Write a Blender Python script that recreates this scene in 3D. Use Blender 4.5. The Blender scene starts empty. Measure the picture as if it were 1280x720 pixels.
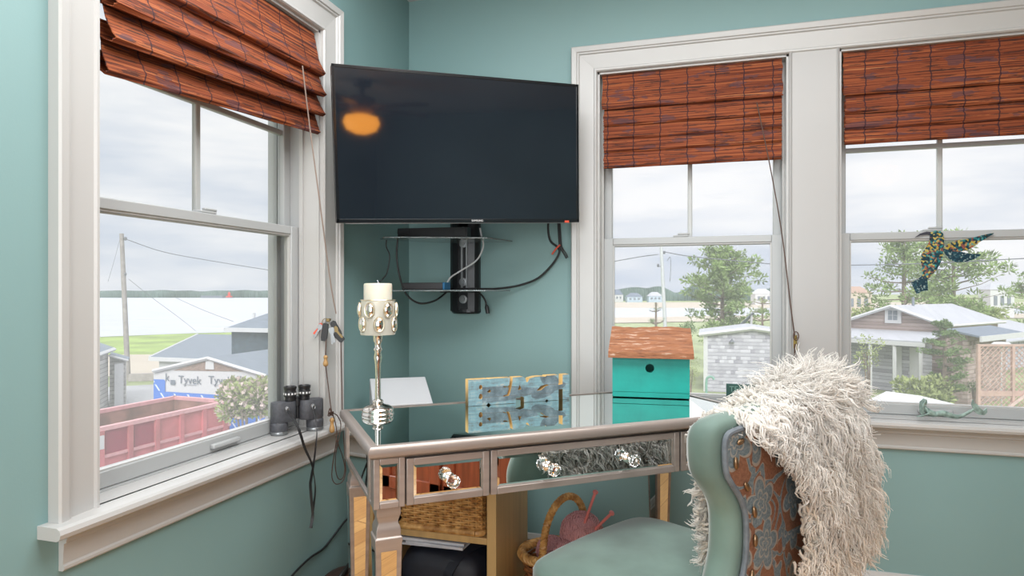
import bpy, bmesh, math, random
from mathutils import Vector, Matrix, noise as mnoise
random.seed(7)
SC = bpy.context.scene
COL = SC.collection
PI = math.pi

# ------------------------------------------------------------------ camera
F = 808.0; HY = 363.0; TH = math.atan(240/808.0)
R_ = Vector((math.cos(TH), math.sin(TH), 0)); D_ = Vector((-math.sin(TH), math.cos(TH), 0)); UP = Vector((0, 0, 1))
CAM = Vector((1.2488, -2.6073, 1.1506))
cd = bpy.data.cameras.new('camera'); cam = bpy.data.objects.new('camera', cd); COL.objects.link(cam)
cam.location = CAM; cam.rotation_euler = (PI/2, 0, TH)
cd.sensor_width = 36; cd.lens = F/1280*36; cd.shift_y = (HY-360)/1280.0
cd.clip_start = 0.02; cd.clip_end = 3000
SC.camera = cam
def vray(x, y): return R_*((x-640)/F) + D_ + UP*((HY-y)/F)
def at(x, y, Z): return CAM + vray(x, y)*Z               # a surveyed point at depth Z
def onz(x, y, z): r = vray(x, y); return CAM + r*((z-CAM.z)/r.z)
def ony(x, y, Y): r = vray(x, y); return CAM + r*((Y-CAM.y)/r.y)
def onx(x, y, X): r = vray(x, y); return CAM + r*((X-CAM.x)/r.x)

# ------------------------------------------------------------------ node helpers
class E:                                                  # tiny expression wrapper over Math nodes
    def __init__(s, t, sock): s.t, s.s = t, sock
    def _m(s, op, o=None, o2=None):
        n = s.t.nodes.new('ShaderNodeMath'); n.operation = op
        s.t.links.new(s.s, n.inputs[0])
        for i, q in ((1, o), (2, o2)):
            if q is None: continue
            if isinstance(q, E): s.t.links.new(q.s, n.inputs[i])
            else: n.inputs[i].default_value = q
        return E(s.t, n.outputs[0])
    def __add__(s, o): return s._m('ADD', o)
    def __sub__(s, o): return s._m('SUBTRACT', o)
    def __mul__(s, o): return s._m('MULTIPLY', o)
    def __truediv__(s, o): return s._m('DIVIDE', o)
    def lt(s, o): return s._m('LESS_THAN', o)
    def gt(s, o): return s._m('GREATER_THAN', o)
    def abs(s): return s._m('ABSOLUTE')
    def cos(s): return s._m('COSINE')
    def frac(s): return s._m('FRACT')
    def floor(s): return s._m('FLOOR')
    def pingpong(s, o): return s._m('PINGPONG', o)
    def max(s, o): return s._m('MAXIMUM', o)
    def min(s, o): return s._m('MINIMUM', o)
    def pow(s, o): return s._m('POWER', o)
    def sqrt(s): return s._m('SQRT')
    def atan2(s, o): return s._m('ARCTAN2', o)
class NT:
    def __init__(s, name):
        m = bpy.data.materials.new(name); m.use_nodes = True
        s.m, s.t = m, m.node_tree; s.b = s.t.nodes['Principled BSDF']; s.out = s.t.nodes['Material Output']
        s._c = None
    def n(s, ty, **k):
        x = s.t.nodes.new(ty)
        for a, v in k.items(): setattr(x, a, v)
        return x
    def l(s, a, b): s.t.links.new(a.s if isinstance(a, E) else a, b)
    def coord(s, which='Object'):
        if s._c is None: s._c = s.n('ShaderNodeTexCoord')
        return s._c.outputs[which]
    def scale(s, v, sc):
        mp = s.n('ShaderNodeMapping'); mp.inputs['Scale'].default_value = sc; s.l(v, mp.inputs['Vector']); return mp.outputs[0]
    def noise(s, v, sc=5, det=3, rough=.5, dist=0):
        x = s.n('ShaderNodeTexNoise'); x.inputs['Scale'].default_value = sc; x.inputs['Detail'].default_value = det
        x.inputs['Roughness'].default_value = rough; x.inputs['Distortion'].default_value = dist
        s.l(v, x.inputs['Vector']); return E(s.t, x.outputs['Fac'])
    def xyz(s, v):
        x = s.n('ShaderNodeSeparateXYZ'); s.l(v, x.inputs[0]); return [E(s.t, o) for o in x.outputs]
    def comb(s, a, b, c=0):
        x = s.n('ShaderNodeCombineXYZ')
        for i, q in enumerate((a, b, c)):
            if isinstance(q, E): s.l(q, x.inputs[i])
            else: x.inputs[i].default_value = q
        return x.outputs[0]
    def ramp(s, f, stops):
        x = s.n('ShaderNodeValToRGB'); cr = x.color_ramp
        while len(cr.elements) < len(stops): cr.elements.new(.5)
        for e, (p, c) in zip(cr.elements, stops): e.position = p; e.color = tuple(c)+(1,) if len(c) == 3 else c
        s.l(f, x.inputs[0]); return x.outputs[0]
    def mix(s, f, a, b):
        x = s.n('ShaderNodeMix', data_type='RGBA')
        if isinstance(f, (int, float)): x.inputs[0].default_value = f
        else: s.l(f, x.inputs[0])
        for i, q in ((6, a), (7, b)):
            if isinstance(q, (tuple, list)): x.inputs[i].default_value = tuple(q)+(1,)
            else: s.l(q, x.inputs[i])
        return x.outputs[2]
    def base(s, c):
        if isinstance(c, (tuple, list)): s.b.inputs['Base Color'].default_value = tuple(c)+(1,)
        else: s.l(c, s.b.inputs['Base Color'])
    def set(s, rough=None, metal=None, **k):
        if rough is not None: s.b.inputs['Roughness'].default_value = rough
        if metal is not None: s.b.inputs['Metallic'].default_value = metal
        for a, v in k.items(): s.b.inputs[a.replace('_', ' ')].default_value = v
    def bump(s, h, strength=.3, dist=.01):
        x = s.n('ShaderNodeBump'); x.inputs['Strength'].default_value = strength; x.inputs['Distance'].default_value = dist
        s.l(h, x.inputs['Height']); s.l(x.outputs[0], s.b.inputs['Normal'])
def mat(name, col, rough=.5, metal=0, var=.12, sc=8, bump=0, bsc=None, stretch=(1, 1, 1), coord='Object', **k):
    q = NT(name); v = q.scale(q.coord(coord), stretch); col = tuple(c*(.84 if metal < .5 else 1) for c in col)
    f = q.noise(v, sc, 4)
    lo = tuple(max(0, c*(1-var)) for c in col); hi = tuple(min(1, c*(1+var)) for c in col)
    q.base(q.ramp(f, [(.3, lo), (.7, hi)])); q.set(rough, metal, **k)
    if bump: q.bump(q.noise(v, bsc or sc*3, 4), bump, .004)
    return q.m

# ------------------------------------------------------------------ mesh helpers
class MB:
    def __init__(s): s.v = []; s.f = []; s.mi = []; s.uv = None; s.M = Matrix()
    def add(s, vs, fs, mi=0):
        b = len(s.v); s.v += [s.M @ Vector(p) for p in vs]; s.f += [tuple(b+i for i in f) for f in fs]; s.mi += [mi]*len(fs); return s
    def box(s, lo, hi, mi=0, M=None):
        x0, y0, z0 = lo; x1, y1, z1 = hi
        vs = [Vector(p) for p in ((x0,y0,z0),(x1,y0,z0),(x1,y1,z0),(x0,y1,z0),(x0,y0,z1),(x1,y0,z1),(x1,y1,z1),(x0,y1,z1))]
        if M: vs = [M @ p for p in vs]
        return s.add(vs, [(3,2,1,0),(4,5,6,7),(0,1,5,4),(1,2,6,5),(2,3,7,6),(3,0,4,7)], mi)
    def loft(s, rings, mi=0, cap=True, close=True):
        n = len(rings[0]); vs = [p for r in rings for p in r]; fs = []
        for i in range(len(rings)-1):
            for j in range(n if close else n-1):
                k = (j+1) % n
                fs.append((i*n+j, i*n+k, (i+1)*n+k, (i+1)*n+j))
        if cap and close:
            fs.append(tuple(range(n-1, -1, -1))); fs.append(tuple((len(rings)-1)*n+j for j in range(n)))
        return s.add(vs, fs, mi)
    def lathe(s, prof, n=24, c=(0, 0, 0), mi=0, cap=True, M=None):
        c = Vector(c); rings = []
        for r, z in prof:
            ring = [Vector((r*math.cos(2*PI*j/n), r*math.sin(2*PI*j/n), z)) for j in range(n)]
            rings.append([(M @ p if M else p) + c for p in ring])
        return s.loft(rings, mi, cap)
    def tube(s, pts, r, n=8, mi=0, cap=True, flat=None):
        pts = [Vector(p) for p in pts]; rings = []
        up = None
        for i, p in enumerate(pts):
            t = (pts[min(i+1, len(pts)-1)] - pts[max(i-1, 0)])
            t = t.normalized() if t.length > 1e-9 else Vector((0, 0, 1))
            if up is None:
                up = Vector((0, 0, 1)) if abs(t.z) < .9 else Vector((1, 0, 0))
            a = t.cross(up)
            if a.length < 1e-6: a = t.orthogonal()
            a.normalize(); b = a.cross(t).normalized(); up = b
            rr = r[i] if isinstance(r, (list, tuple)) else r
            fa, fb = flat if flat else (1, 1)
            rings.append([p + a*(rr*fa*math.cos(2*PI*j/n)) + b*(rr*fb*math.sin(2*PI*j/n)) for j in range(n)])
        return s.loft(rings, mi, cap)
    def prism(s, poly, z0, z1, mi=0, M=None):
        n = len(poly)
        vs = [Vector((x, y, z0)) for x, y in poly] + [Vector((x, y, z1)) for x, y in poly]
        if M: vs = [M @ p for p in vs]
        return s.add(vs, [tuple(range(n-1, -1, -1)), tuple(range(n, 2*n))] + [(i, (i+1) % n, n+(i+1) % n, n+i) for i in range(n)], mi)
    def sphere(s, c, r, nu=16, nv=10, mi=0, sc=(1, 1, 1), fn=None):
        rings = []
        for i in range(1, nv):
            th = PI*i/nv; ring = []
            for j in range(nu):
                ph = 2*PI*j/nu; d = Vector((math.sin(th)*math.cos(ph), math.sin(th)*math.sin(ph), math.cos(th)))
                k = fn(d) if fn else 1
                ring.append(Vector(c) + Vector((d.x*sc[0], d.y*sc[1], d.z*sc[2]))*(r*k))
            rings.append(ring)
        return s.loft(rings, mi, True)
    def quad(s, a, b, c, d, mi=0): return s.add([a, b, c, d], [(0, 1, 2, 3)], mi)
    def build(s, name, mats, parent=None, smooth=False, bevel=0, sharp=40, loc=None, seg=2):
        me = bpy.data.meshes.new(name); me.from_pydata([tuple(p) for p in s.v], [], s.f); me.update()
        for m in (mats if isinstance(mats, (list, tuple)) else [mats]): me.materials.append(m)
        if len(me.materials) > 1:
            for p, i in zip(me.polygons, s.mi): p.material_index = i
        bm = bmesh.new(); bm.from_mesh(me); bmesh.ops.recalc_face_normals(bm, faces=bm.faces); bm.to_mesh(me); bm.free()
        o = bpy.data.objects.new(name, me); COL.objects.link(o)
        if loc: o.location = loc
        if smooth or bevel:
            for p in me.polygons: p.use_smooth = True
            me.set_sharp_from_angle(angle=math.radians(sharp))
        if bevel:
            b = o.modifiers.new('bevel', 'BEVEL'); b.width = bevel; b.segments = seg; b.limit_method = 'ANGLE'; b.angle_limit = math.radians(40)
        if parent: o.parent = parent
        return o
def empty(name, loc=(0, 0, 0), rz=0, label=None, cat=None, group=None):
    o = bpy.data.objects.new(name, None); COL.objects.link(o); o.location = loc; o.rotation_euler = (0, 0, rz)
    o.empty_display_size = .05
    return tag(o, label, cat, group)
def tag(o, label=None, cat=None, group=None, kind=None):
    if label: o['label'] = label
    if cat: o['category'] = cat
    if group: o['group'] = group
    if kind: o['kind'] = kind
    return o
def struct(o): o['kind'] = 'structure'; return o
def smoothpath(pts, k=6):
    P = [Vector(p) for p in pts]; P = [P[0]*2-P[1]] + P + [P[-1]*2-P[-2]]; out = []
    for i in range(1, len(P)-2):
        for j in range(k):
            t = j/k; a, b, c, d = P[i-1:i+3]
            out.append(.5*((2*b) + (c-a)*t + (2*a-5*b+4*c-d)*t*t + (3*b-a-3*c+d)*t**3))
    out.append(P[-2]); return out
def text_mesh(name, txt, size, m, M, parent=None, ext=.0005, align='CENTER'):
    cu = bpy.data.curves.new(name, 'FONT'); cu.body = txt; cu.size = size; cu.extrude = ext; cu.align_x = align; cu.align_y = 'CENTER'
    tmp = bpy.data.objects.new(name+'_c', cu); COL.objects.link(tmp)
    dg = bpy.context.evaluated_depsgraph_get(); me = bpy.data.meshes.new_from_object(tmp.evaluated_get(dg))
    bpy.data.objects.remove(tmp); bpy.data.curves.remove(cu)
    me.transform(M); me.materials.clear(); me.materials.append(m)
    o = bpy.data.objects.new(name, me); COL.objects.link(o)
    if parent: o.parent = parent
    return o
def shape_mesh(name, loops, ext, mats, M, parent=None, bevel=0):   # filled outline with holes, extruded
    cu = bpy.data.curves.new(name, 'CURVE'); cu.dimensions = '2D'; cu.fill_mode = 'BOTH'; cu.extrude = ext; cu.bevel_depth = bevel
    for lp in loops:
        sp = cu.splines.new('POLY'); sp.points.add(len(lp)-1); sp.use_cyclic_u = True
        for q, (x, y) in zip(sp.points, lp): q.co = (x, y, 0, 1)
    tmp = bpy.data.objects.new(name+'_c', cu); COL.objects.link(tmp)
    dg = bpy.context.evaluated_depsgraph_get(); me = bpy.data.meshes.new_from_object(tmp.evaluated_get(dg))
    bpy.data.objects.remove(tmp); bpy.data.curves.remove(cu)
    me.transform(M); me.materials.clear()
    for m in mats: me.materials.append(m)
    o = bpy.data.objects.new(name, me); COL.objects.link(o)
    if parent: o.parent = parent
    return o
def frame_M(o, x, y, z):                                 # matrix from origin and axes
    return Matrix(((x[0], y[0], z[0], o[0]), (x[1], y[1], z[1], o[1]), (x[2], y[2], z[2], o[2]), (0, 0, 0, 1)))

# ------------------------------------------------------------------ materials
M = {}
q = NT('teal wall paint'); f = q.noise(q.coord(), 1.2, 3); q.base(q.ramp(f, [(.3, (.190, .312, .312)), (.7, (.208, .334, .333))]))
q.set(.55); q.bump(q.noise(q.coord(), 180, 2), .06, .002); M['teal'] = q.m
M['ceil'] = mat('ceiling white', (.8, .8, .78), .7, var=.03)
M['trim'] = mat('white gloss trim', (.555, .545, .53), .3, var=.02, sc=3)
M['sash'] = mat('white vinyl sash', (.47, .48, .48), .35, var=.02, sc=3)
M['mullion'] = mat('shaded white trim', (.47, .46, .45), .35, var=.02, sc=3)  # same paint as the trim, backlit shade put into its colour
M['track'] = mat('grey vinyl track', (.55, .56, .55), .4, var=.04)
q = NT('oak floor'); v = q.coord(); x, y, z = q.xyz(v)
row = (y*11).floor(); plank = q.noise(q.comb(row*7.3, (x*.9 + row*.37).floor()*3.1), 1.0, 0)
grain = q.noise(q.scale(v, (3, 40, 1)), 3, 5)
seam = ((y*11).frac()-.5).abs().gt(.485).max(((x*.9+row*.37).frac()-.5).abs().gt(.497))
q.base(q.mix(seam, q.ramp(plank*.5+grain*.5, [(.3, (.40, .20, .07)), (.55, (.55, .30, .11)), (.75, (.64, .38, .16))]), (.22, .10, .03))); q.set(.28); M['oak'] = q.m
q = NT('mirror glass'); q.base((.9, .92, .92)); q.set(.015, 1); M['mirror'] = q.m
q = NT('table mirror glass'); q.base((.78, .86, .85)); q.set(.012, 1); M['mirrortop'] = q.m
M['champ'] = mat('champagne silver paint', (.41, .345, .31), .36, .45, var=.12, sc=4, stretch=(1, 1, 12))
M['champ2'] = mat('bright silver edge', (.62, .57, .54), .25, .6, var=.06)
q = NT('window glass'); t = q.n('ShaderNodeBsdfTransparent'); g = q.n('ShaderNodeBsdfGlossy'); g.inputs['Roughness'].default_value = .01
fr = q.n('ShaderNodeFresnel'); fr.inputs[0].default_value = 1.10; mx = q.n('ShaderNodeMixShader')
q.l(fr.outputs[0], mx.inputs[0]); q.l(t.outputs[0], mx.inputs[1]); q.l(g.outputs[0], mx.inputs[2]); q.l(mx.outputs[0], q.out.inputs[0]); M['pane'] = q.m
def screen_mat(name, amt):
    q = NT(name); t = q.n('ShaderNodeBsdfTransparent'); d = q.n('ShaderNodeBsdfTranslucent'); d.inputs[0].default_value = (.95, .95, 1, 1)
    w1 = q.n('ShaderNodeTexWave', wave_type='BANDS'); w1.inputs['Scale'].default_value = 300; q.l(q.coord(), w1.inputs[0])
    mx = q.n('ShaderNodeMixShader'); f = E(q.t, w1.outputs[1])*.06 + amt
    q.l(f, mx.inputs[0]); q.l(t.outputs[0], mx.inputs[1]); q.l(d.outputs[0], mx.inputs[2]); q.l(mx.outputs[0], q.out.inputs[0]); return q.m
M['screen'] = screen_mat('insect screen mesh', .12); M['screen_left'] = screen_mat('hazy insect screen mesh', .22)
def bamboo(name, back):
    q = NT(name); uv = q.coord('UV'); u, v, _ = q.xyz(uv)
    reed = q.noise(q.comb(u*1.3, v*190), 1, 3, .7); streak = q.noise(q.comb(u*8, v*120), 1, 3, .6)
    blot = q.noise(q.comb(u*7+3, v*26), 1, 3, .6)
    c = q.ramp(reed, [(.30, (.040, .014, .011)), (.40, (.14, .034, .018)), (.50, (.27, .066, .027)), (.62, (.43, .128, .046)), (.74, (.58, .27, .12))])
    c = q.mix(streak.gt(.575)*.75, c, (.05, .025, .022))
    c = q.mix(blot.gt(.59)*.6, c, (.10, .055, .07))
    wob = q.noise(q.comb(u*0+1, v*30), 1, 2)
    st = ((u*9.6 + wob*.22).frac()-.5).abs().lt(.022)
    c = q.mix(st*.85, c, (.045, .022, .03))
    q.base(c); q.set(.72, 0, Specular_IOR_Level=.25); q.bump(reed, .6, .005)
    tr = q.n('ShaderNodeBsdfTranslucent'); q.l(c, tr.inputs[0]); mx = q.n('ShaderNodeMixShader'); mx.inputs[0].default_value = .22
    q.l(q.b.outputs[0], mx.inputs[1]); q.l(tr.outputs[0], mx.inputs[2])
    gap = q.noise(q.comb(u*5+11, v*140), 1, 1).gt(.775)
    tp = q.n('ShaderNodeBsdfTransparent'); m2 = q.n('ShaderNodeMixShader'); q.l(gap, m2.inputs[0]); q.l(mx.outputs[0], m2.inputs[1]); q.l(tp.outputs[0], m2.inputs[2])
    q.l(m2.outputs[0], q.out.inputs[0]); return q.m
M['bamboo'] = bamboo('bamboo reeds', False)
M['reedend'] = mat('reed binding', (.35, .16, .06), .6)
M['cordtaupe'] = mat('taupe blind cord', (.32, .24, .2), .7)
M['cordbrown'] = mat('brown blind cord', (.10, .055, .04), .7)
M['black'] = mat('black plastic', (.018, .018, .02), .4)
M['blacksoft'] = mat('black rubber cable', (.012, .013, .014), .5)
M['blackmetal'] = mat('black coated steel', (.022, .023, .026), .35, .3)
M['greymetal'] = mat('grey steel', (.30, .31, .32), .35, .8)
q = NT('television screen'); f = q.noise(q.coord(), 3, 2); q.base(q.ramp(f, [(.3, (.008, .011, .016)), (.7, (.011, .015, .021))])); q.set(.045, 0, Specular_IOR_Level=.7); M['tvscreen'] = q.m
M['whiteplastic'] = mat('white plastic', (.8, .8, .8), .4, var=.03)
M['redlabel'] = mat('red label', (.75, .10, .05), .5)
M['bluelabel'] = mat('blue trim', (.05, .25, .5), .5)
M['silver'] = mat('polished nickel', (.78, .72, .66), .12, 1, var=.04)
M['gold'] = mat('pale gold rim', (.74, .64, .48), .3, .8)
M['brass'] = mat('brass', (.55, .38, .12), .3, 1)
M['wax'] = mat('ivory wax', (.74, .70, .58), .45, var=.02, Subsurface_Weight=.25)
q = NT('clear glass'); q.base((.97, .98, .98)); q.set(.02, 0, Transmission_Weight=1.0, IOR=1.45); M['glass'] = q.m
q = NT('crystal'); q.base((1, 1, 1)); q.set(0.0, 0, Transmission_Weight=1.0, IOR=1.6); M['crystal'] = q.m
q = NT('cream translucent glass'); q.base((.90, .86, .74)); q.set(.12, 0, Transmission_Weight=.45, IOR=1.3); M['creamglass'] = q.m
M['cream'] = mat('cream glass', (.80, .75, .60), .3, var=.04)
M['mirrorgem'] = mat('mirrored gem', (.80, .74, .66), .06, 1, var=.05)
M['teal_paint'] = mat('turquoise paint', (.0, .40, .335), .5, var=.10, sc=14, bump=.15, bsc=60)
q = NT('weathered roof wood'); v = q.scale(q.coord(), (1, 5, 5)); f = q.noise(v, 6, 6, .65, 1.5); f2 = q.noise(v, 22, 4, .6)
c = q.ramp(f*.6+f2*.4, [(.34, (.11, .04, .02)), (.46, (.30, .115, .05)), (.56, (.38, .155, .07)), (.62, (.66, .50, .40)), (.66, (.34, .14, .065))])
q.base(c); q.set(.65); q.bump(f*.6+f2*.4, .9, .006); M['roofwood'] = q.m
M['velvet'] = mat('sage green velvet', (.135, .205, .172), .7, var=.28, sc=6, Sheen_Weight=.45, Sheen_Roughness=.4)
M['piping'] = mat('blue grey piping', (.14, .16, .18), .7, var=.2, sc=60)
M['button'] = mat('bronze toggle', (.25, .16, .09), .3, .8)
M['darkwood'] = mat('dark wood', (.10, .035, .02), .4, stretch=(1, 1, .1), sc=30)
M['birch'] = mat('birch veneer', (.62, .40, .17), .38, var=.12, sc=3, stretch=(12, 12, .6))
q = NT('wicker weave'); v = q.coord(); x, y, z = q.xyz(v); w = q.n('ShaderNodeTexNoise'); w.inputs['Scale'].default_value = 40; q.l(v, w.inputs[0])
q.base(q.ramp(E(q.t, w.outputs[0]), [(.3, (.28, .12, .03)), (.5, (.50, .26, .08)), (.7, (.68, .40, .15))])); q.set(.5); M['wicker'] = q.m
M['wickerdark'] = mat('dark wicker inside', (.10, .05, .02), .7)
q = NT('pink yarn'); w = q.n('ShaderNodeTexWave', wave_type='BANDS'); w.inputs['Scale'].default_value = 60; w.inputs['Distortion'].default_value = 3; q.l(q.coord(), w.inputs[0])
q.base(q.ramp(E(q.t, w.outputs[1]), [(.2, (.52, .23, .24)), (.8, (.74, .40, .41))])); q.set(.85); q.bump(E(q.t, w.outputs[1]), .6, .004); M['yarn'] = q.m
M['needle'] = mat('pink plastic needle', (.80, .25, .24), .35)
M['navy'] = mat('navy nylon', (.010, .012, .022), .6, var=.25, sc=30)
M['paper'] = mat('printed paper', (.62, .64, .70), .6, var=.12, sc=20)
M['binoc'] = mat('grey black leatherette', (.085, .088, .10), .5, var=.2, sc=90, bump=.3, bsc=300)
M['strap'] = mat('black strap', (.02, .02, .022), .55)
M['verdigris'] = mat('verdigris bronze', (.27, .37, .33), .6, .15, var=.45, sc=60, bump=.3, bsc=120)
M['keybrass'] = mat('dull brass', (.26, .19, .09), .5, .7)
M['tassel'] = mat('light turned wood', (.50, .29, .11), .4, stretch=(1, 1, .2), sc=60)
M['redbrown'] = mat('red mahogany', (.27, .062, .028), .3, var=.3, sc=5, stretch=(8, 8, .7))
SKY, CEIL, REAR, SUN, GLOW, EXPO = 1.1, 63, 78, 3.2, 1.8, 0
# ------------------------------------------------------------------ room shell
RX, RY, RH, WT = 4.3, -4.3, 2.424, .16
Z0, Z1 = .69, 2.032                                    # window openings
LW = (-1.535, -.69)                                    # left wall opening (y)
BW = ((.836, 1.552), (1.722, 2.438))                   # back wall openings (x)
def wall(name, boxes, m=None):
    b = MB()
    for lo, hi in boxes: b.box(lo, hi)
    return struct(b.build(name, m or M['teal']))
wall('wall_left', [((-WT, RY, 0), (0, LW[0], RH)), ((-WT, LW[1], 0), (0, WT, RH)), ((-WT, LW[0], 0), (0, LW[1], .66)), ((-WT, LW[0], Z1), (0, LW[1], RH))])
wall('wall_back', [((0, 0, 0), (BW[0][0], WT, RH)), ((BW[0][1], .003, .66), (BW[1][0], WT, Z1)), ((BW[1][1], 0, 0), (RX, WT, RH)),
                   ((BW[0][0], 0, 0), (BW[1][1], WT, .66)), ((BW[0][0], 0, Z1), (BW[1][1], WT, RH))])
wall('wall_right', [((RX, RY, 0), (RX+.1, WT, RH))])
wall('wall_front', [((-WT, RY-.1, 0), (RX+.1, RY, RH))])
wall('floor', [((-WT, RY-.1, -.1), (RX+.1, WT, 0))], M['oak'])
wall('ceiling', [((-WT, RY-.1, RH), (RX+.1, WT, RH+.1))], M['ceil'])
def baseboard(name, a, b, nrm):
    a, b, n = Vector(a), Vector(b), Vector(nrm)
    pr = [(0, 0), (.014, 0), (.014, .105), (.010, .112), (.013, .118), (.006, .138), (0, .140)]
    s = MB(); s.loft([[p + n*d + UP*h for d, h in pr] for p in (a, b)]); return struct(s.build(name, M['trim']))
baseboard('baseboard_back', (0, 0, 0), (RX, 0, 0), (0, -1, 0))
baseboard('baseboard_left', (0, RY, 0), (0, 0, 0), (1, 0, 0))

# wall frames: P(u along the wall, w outwards, z)
PL = lambda u, w, z: Vector((-w, u, z))
PB = lambda u, w, z: Vector((u, w, z))
CAS = [(0, -.004), (0, .012), (.004, .017), (.010, .017), (.014, .012), (.020, .013), (.070, .017), (.074, .023), (.079, .023), (.082, .028), (.100, .031), (.104, .027), (.104, -.004)]
def pbox(b, P, u0, u1, w0, w1, z0, z1, mi=0):
    vs = [P(u, w, z) for z in (z0, z1) for (u, w) in ((u0, w0), (u1, w0), (u1, w1), (u0, w1))]
    b.add(vs, [(3,2,1,0),(4,5,6,7),(0,1,5,4),(1,2,6,5),(2,3,7,6),(3,0,4,7)], mi)
def casing(P, u0, u1, parent):
    b = MB()
    for side in ('l', 't', 'r'):
        rows = []
        for end in (0, 1):
            ring = []
            for s, p in CAS:
                if side == 'l': c = (u0-s, -p, Z0 if end == 0 else Z1+s)
                elif side == 'r': c = (u1+s, -p, Z0 if end == 0 else Z1+s)
                else: c = ((u0-s) if end == 0 else (u1+s), -p, Z1+s)
                ring.append(P(*c))
            rows.append(ring)
        b.loft(rows)
    return b.build('casing', M['trim'], parent, True, sharp=20)
def stool(P, u0, u1, parent, h0=.022, h1=.022):
    b = MB(); rows = []
    pr = [(.07, .664), (-.050, .664), (-.057, .668), (-.060, .677), (-.057, .686), (-.050, .690), (.07, .690)]
    a0, a1 = u0-.104-h0, u1+.104+h1
    b.loft([[P(a, min(w, .002), z) for w, z in pr] for a in (a0, a1)])
    pbox(b, P, u0, u1, -.005, .07, .664, .690)
    b.build('stool', M['trim'], parent, True, sharp=25)
    b = MB(); pr = [(0, .584), (-.010, .584), (-.014, .588), (-.014, .594), (-.011, .598), (-.014, .640), (-.020, .643), (-.021, .650), (-.030, .658), (-.032, .6645), (0, .6645)]
    b.loft([[P(u, w, z) for w, z in pr] for u in (u0-.082, u1+.082)])
    b.build('apron', M['trim'], parent, True, sharp=25)
def rails(b, P, u0, u1, w0, w1, z0, z1, st, rb, rt):
    pbox(b, P, u0, u0+st, w0, w1, z0, z1); pbox(b, P, u1-st, u1, w0, w1, z0, z1)
    pbox(b, P, u0+st, u1-st, w0, w1, z0, z0+rb); pbox(b, P, u0+st, u1-st, w0, w1, z1-rt, z1)
def window(name, P, u0, u1, lift=None, latch=.5):
    r = empty(name); struct(r)
    b = MB()                                            # jamb liners and tracks
    pbox(b, P, u0-.002, u0+.008, .0, .062, Z0, Z1); pbox(b, P, u1-.008, u1+.002, .0, .062, Z0, Z1); pbox(b, P, u0, u1, 0, .15, Z1-.008, Z1+.002)
    pbox(b, P, u0-.002, u0+.016, .058, .072, Z0, Z1); pbox(b, P, u1-.016, u1+.002, .058, .072, Z0, Z1)
    b.build('jamb', M['trim'], r)
    b = MB()
    pbox(b, P, u0-.002, u0+.010, .072, .16, Z0, Z1); pbox(b, P, u1-.010, u1+.002, .072, .16, Z0, Z1)
    pbox(b, P, u0-.002, u0+.030, .150, .185, Z0-.02, Z1); pbox(b, P, u1-.030, u1+.002, .150, .185, Z0-.02, Z1)
    pbox(b, P, u0, u1, .066, .185, .660, .6935)
    b.build('track', M['sash'], r)
    # lower sash
    a, c = u0+.010, u1-.010
    b = MB(); rails(b, P, a, c, .076, .104, .694, 1.366, .042, .040, .028)
    pbox(b, P, a+.036, c-.036, .082, .098, 1.330, 1.338)
    ls = b.build('lower_sash', M['sash'], r, bevel=.003)
    p = MB(); p.quad(P(a+.04, .09, .73), P(c-.04, .09, .73), P(c-.04, .09, 1.34), P(a+.04, .09, 1.34)); p.build('pane', M['pane'], ls)
    g = MB(); rails(g, P, a+.040, c-.040, .080, .101, .732, 1.340, .006, .006, .006); g.build('glazing_bead', M['trim'], ls)
    um = (a+c)/2 if lift is None else lift
    k = MB(); pbox(k, P, um-.055, um+.055, .062, .077, .706, .720); k.build('lift_handle', M['sash'], ls, bevel=.004)
    ul = a + (c-a)*latch
    k = MB(); pbox(k, P, ul-.03, ul+.03, .08, .112, 1.366, 1.374); pbox(k, P, ul-.012, ul+.034, .082, .096, 1.374, 1.382); k.build('sash_lock', M['sash'], ls, bevel=.003)
    # upper sash
    b = MB(); rails(b, P, a, c, .110, .138, 1.335, Z1-.01, .034, .028, .04)
    us = b.build('upper_sash', M['sash'], r, bevel=.003)
    p = MB(); p.quad(P(a+.03, .125, 1.36), P(c-.03, .125, 1.36), P(c-.03, .125, 1.99), P(a+.03, .125, 1.99)); p.build('pane', M['pane'], us)
    b = MB(); m = (a+c)/2
    pbox(b, P, m-.009, m+.009, .117, .133, 1.36, 2.0); b.build('muntin', M['track'], us, bevel=.003)
    b = MB(); pbox(b, P, a+.03, c-.03, .1165, .1335, 1.674, 1.692); b.build('muntin', M['sash'], us, bevel=.003)
    s = MB(); s.quad(P(u0+.02, .16, .70), P(u1-.02, .16, .70), P(u1-.02, .16, Z1), P(u0+.02, .16, Z1)); s.build('insect_screen', M['screen_left'] if name == 'window_1' else M['screen'], r)
    return r
w1 = window('window_1', PL, LW[0], LW[1], lift=-1.06, latch=.50); casing(PL, LW[0], LW[1], w1); stool(PL, LW[0], LW[1], w1)
w2 = window('window_2', PB, *BW[0], latch=.45); w3 = window('window_3', PB, *BW[1], lift=2.05, latch=.45)
t1 = struct(empty('trim_1')); casing(PB, BW[0][0], BW[1][1], t1); stool(PB, BW[0][0], BW[1][1], t1)
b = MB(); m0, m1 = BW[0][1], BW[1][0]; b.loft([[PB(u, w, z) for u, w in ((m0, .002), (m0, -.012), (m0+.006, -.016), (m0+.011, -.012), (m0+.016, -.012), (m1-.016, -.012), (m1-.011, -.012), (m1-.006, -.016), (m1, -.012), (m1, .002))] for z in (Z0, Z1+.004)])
b.build('mullion', M['mullion'], t1, True, sharp=20)

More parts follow.
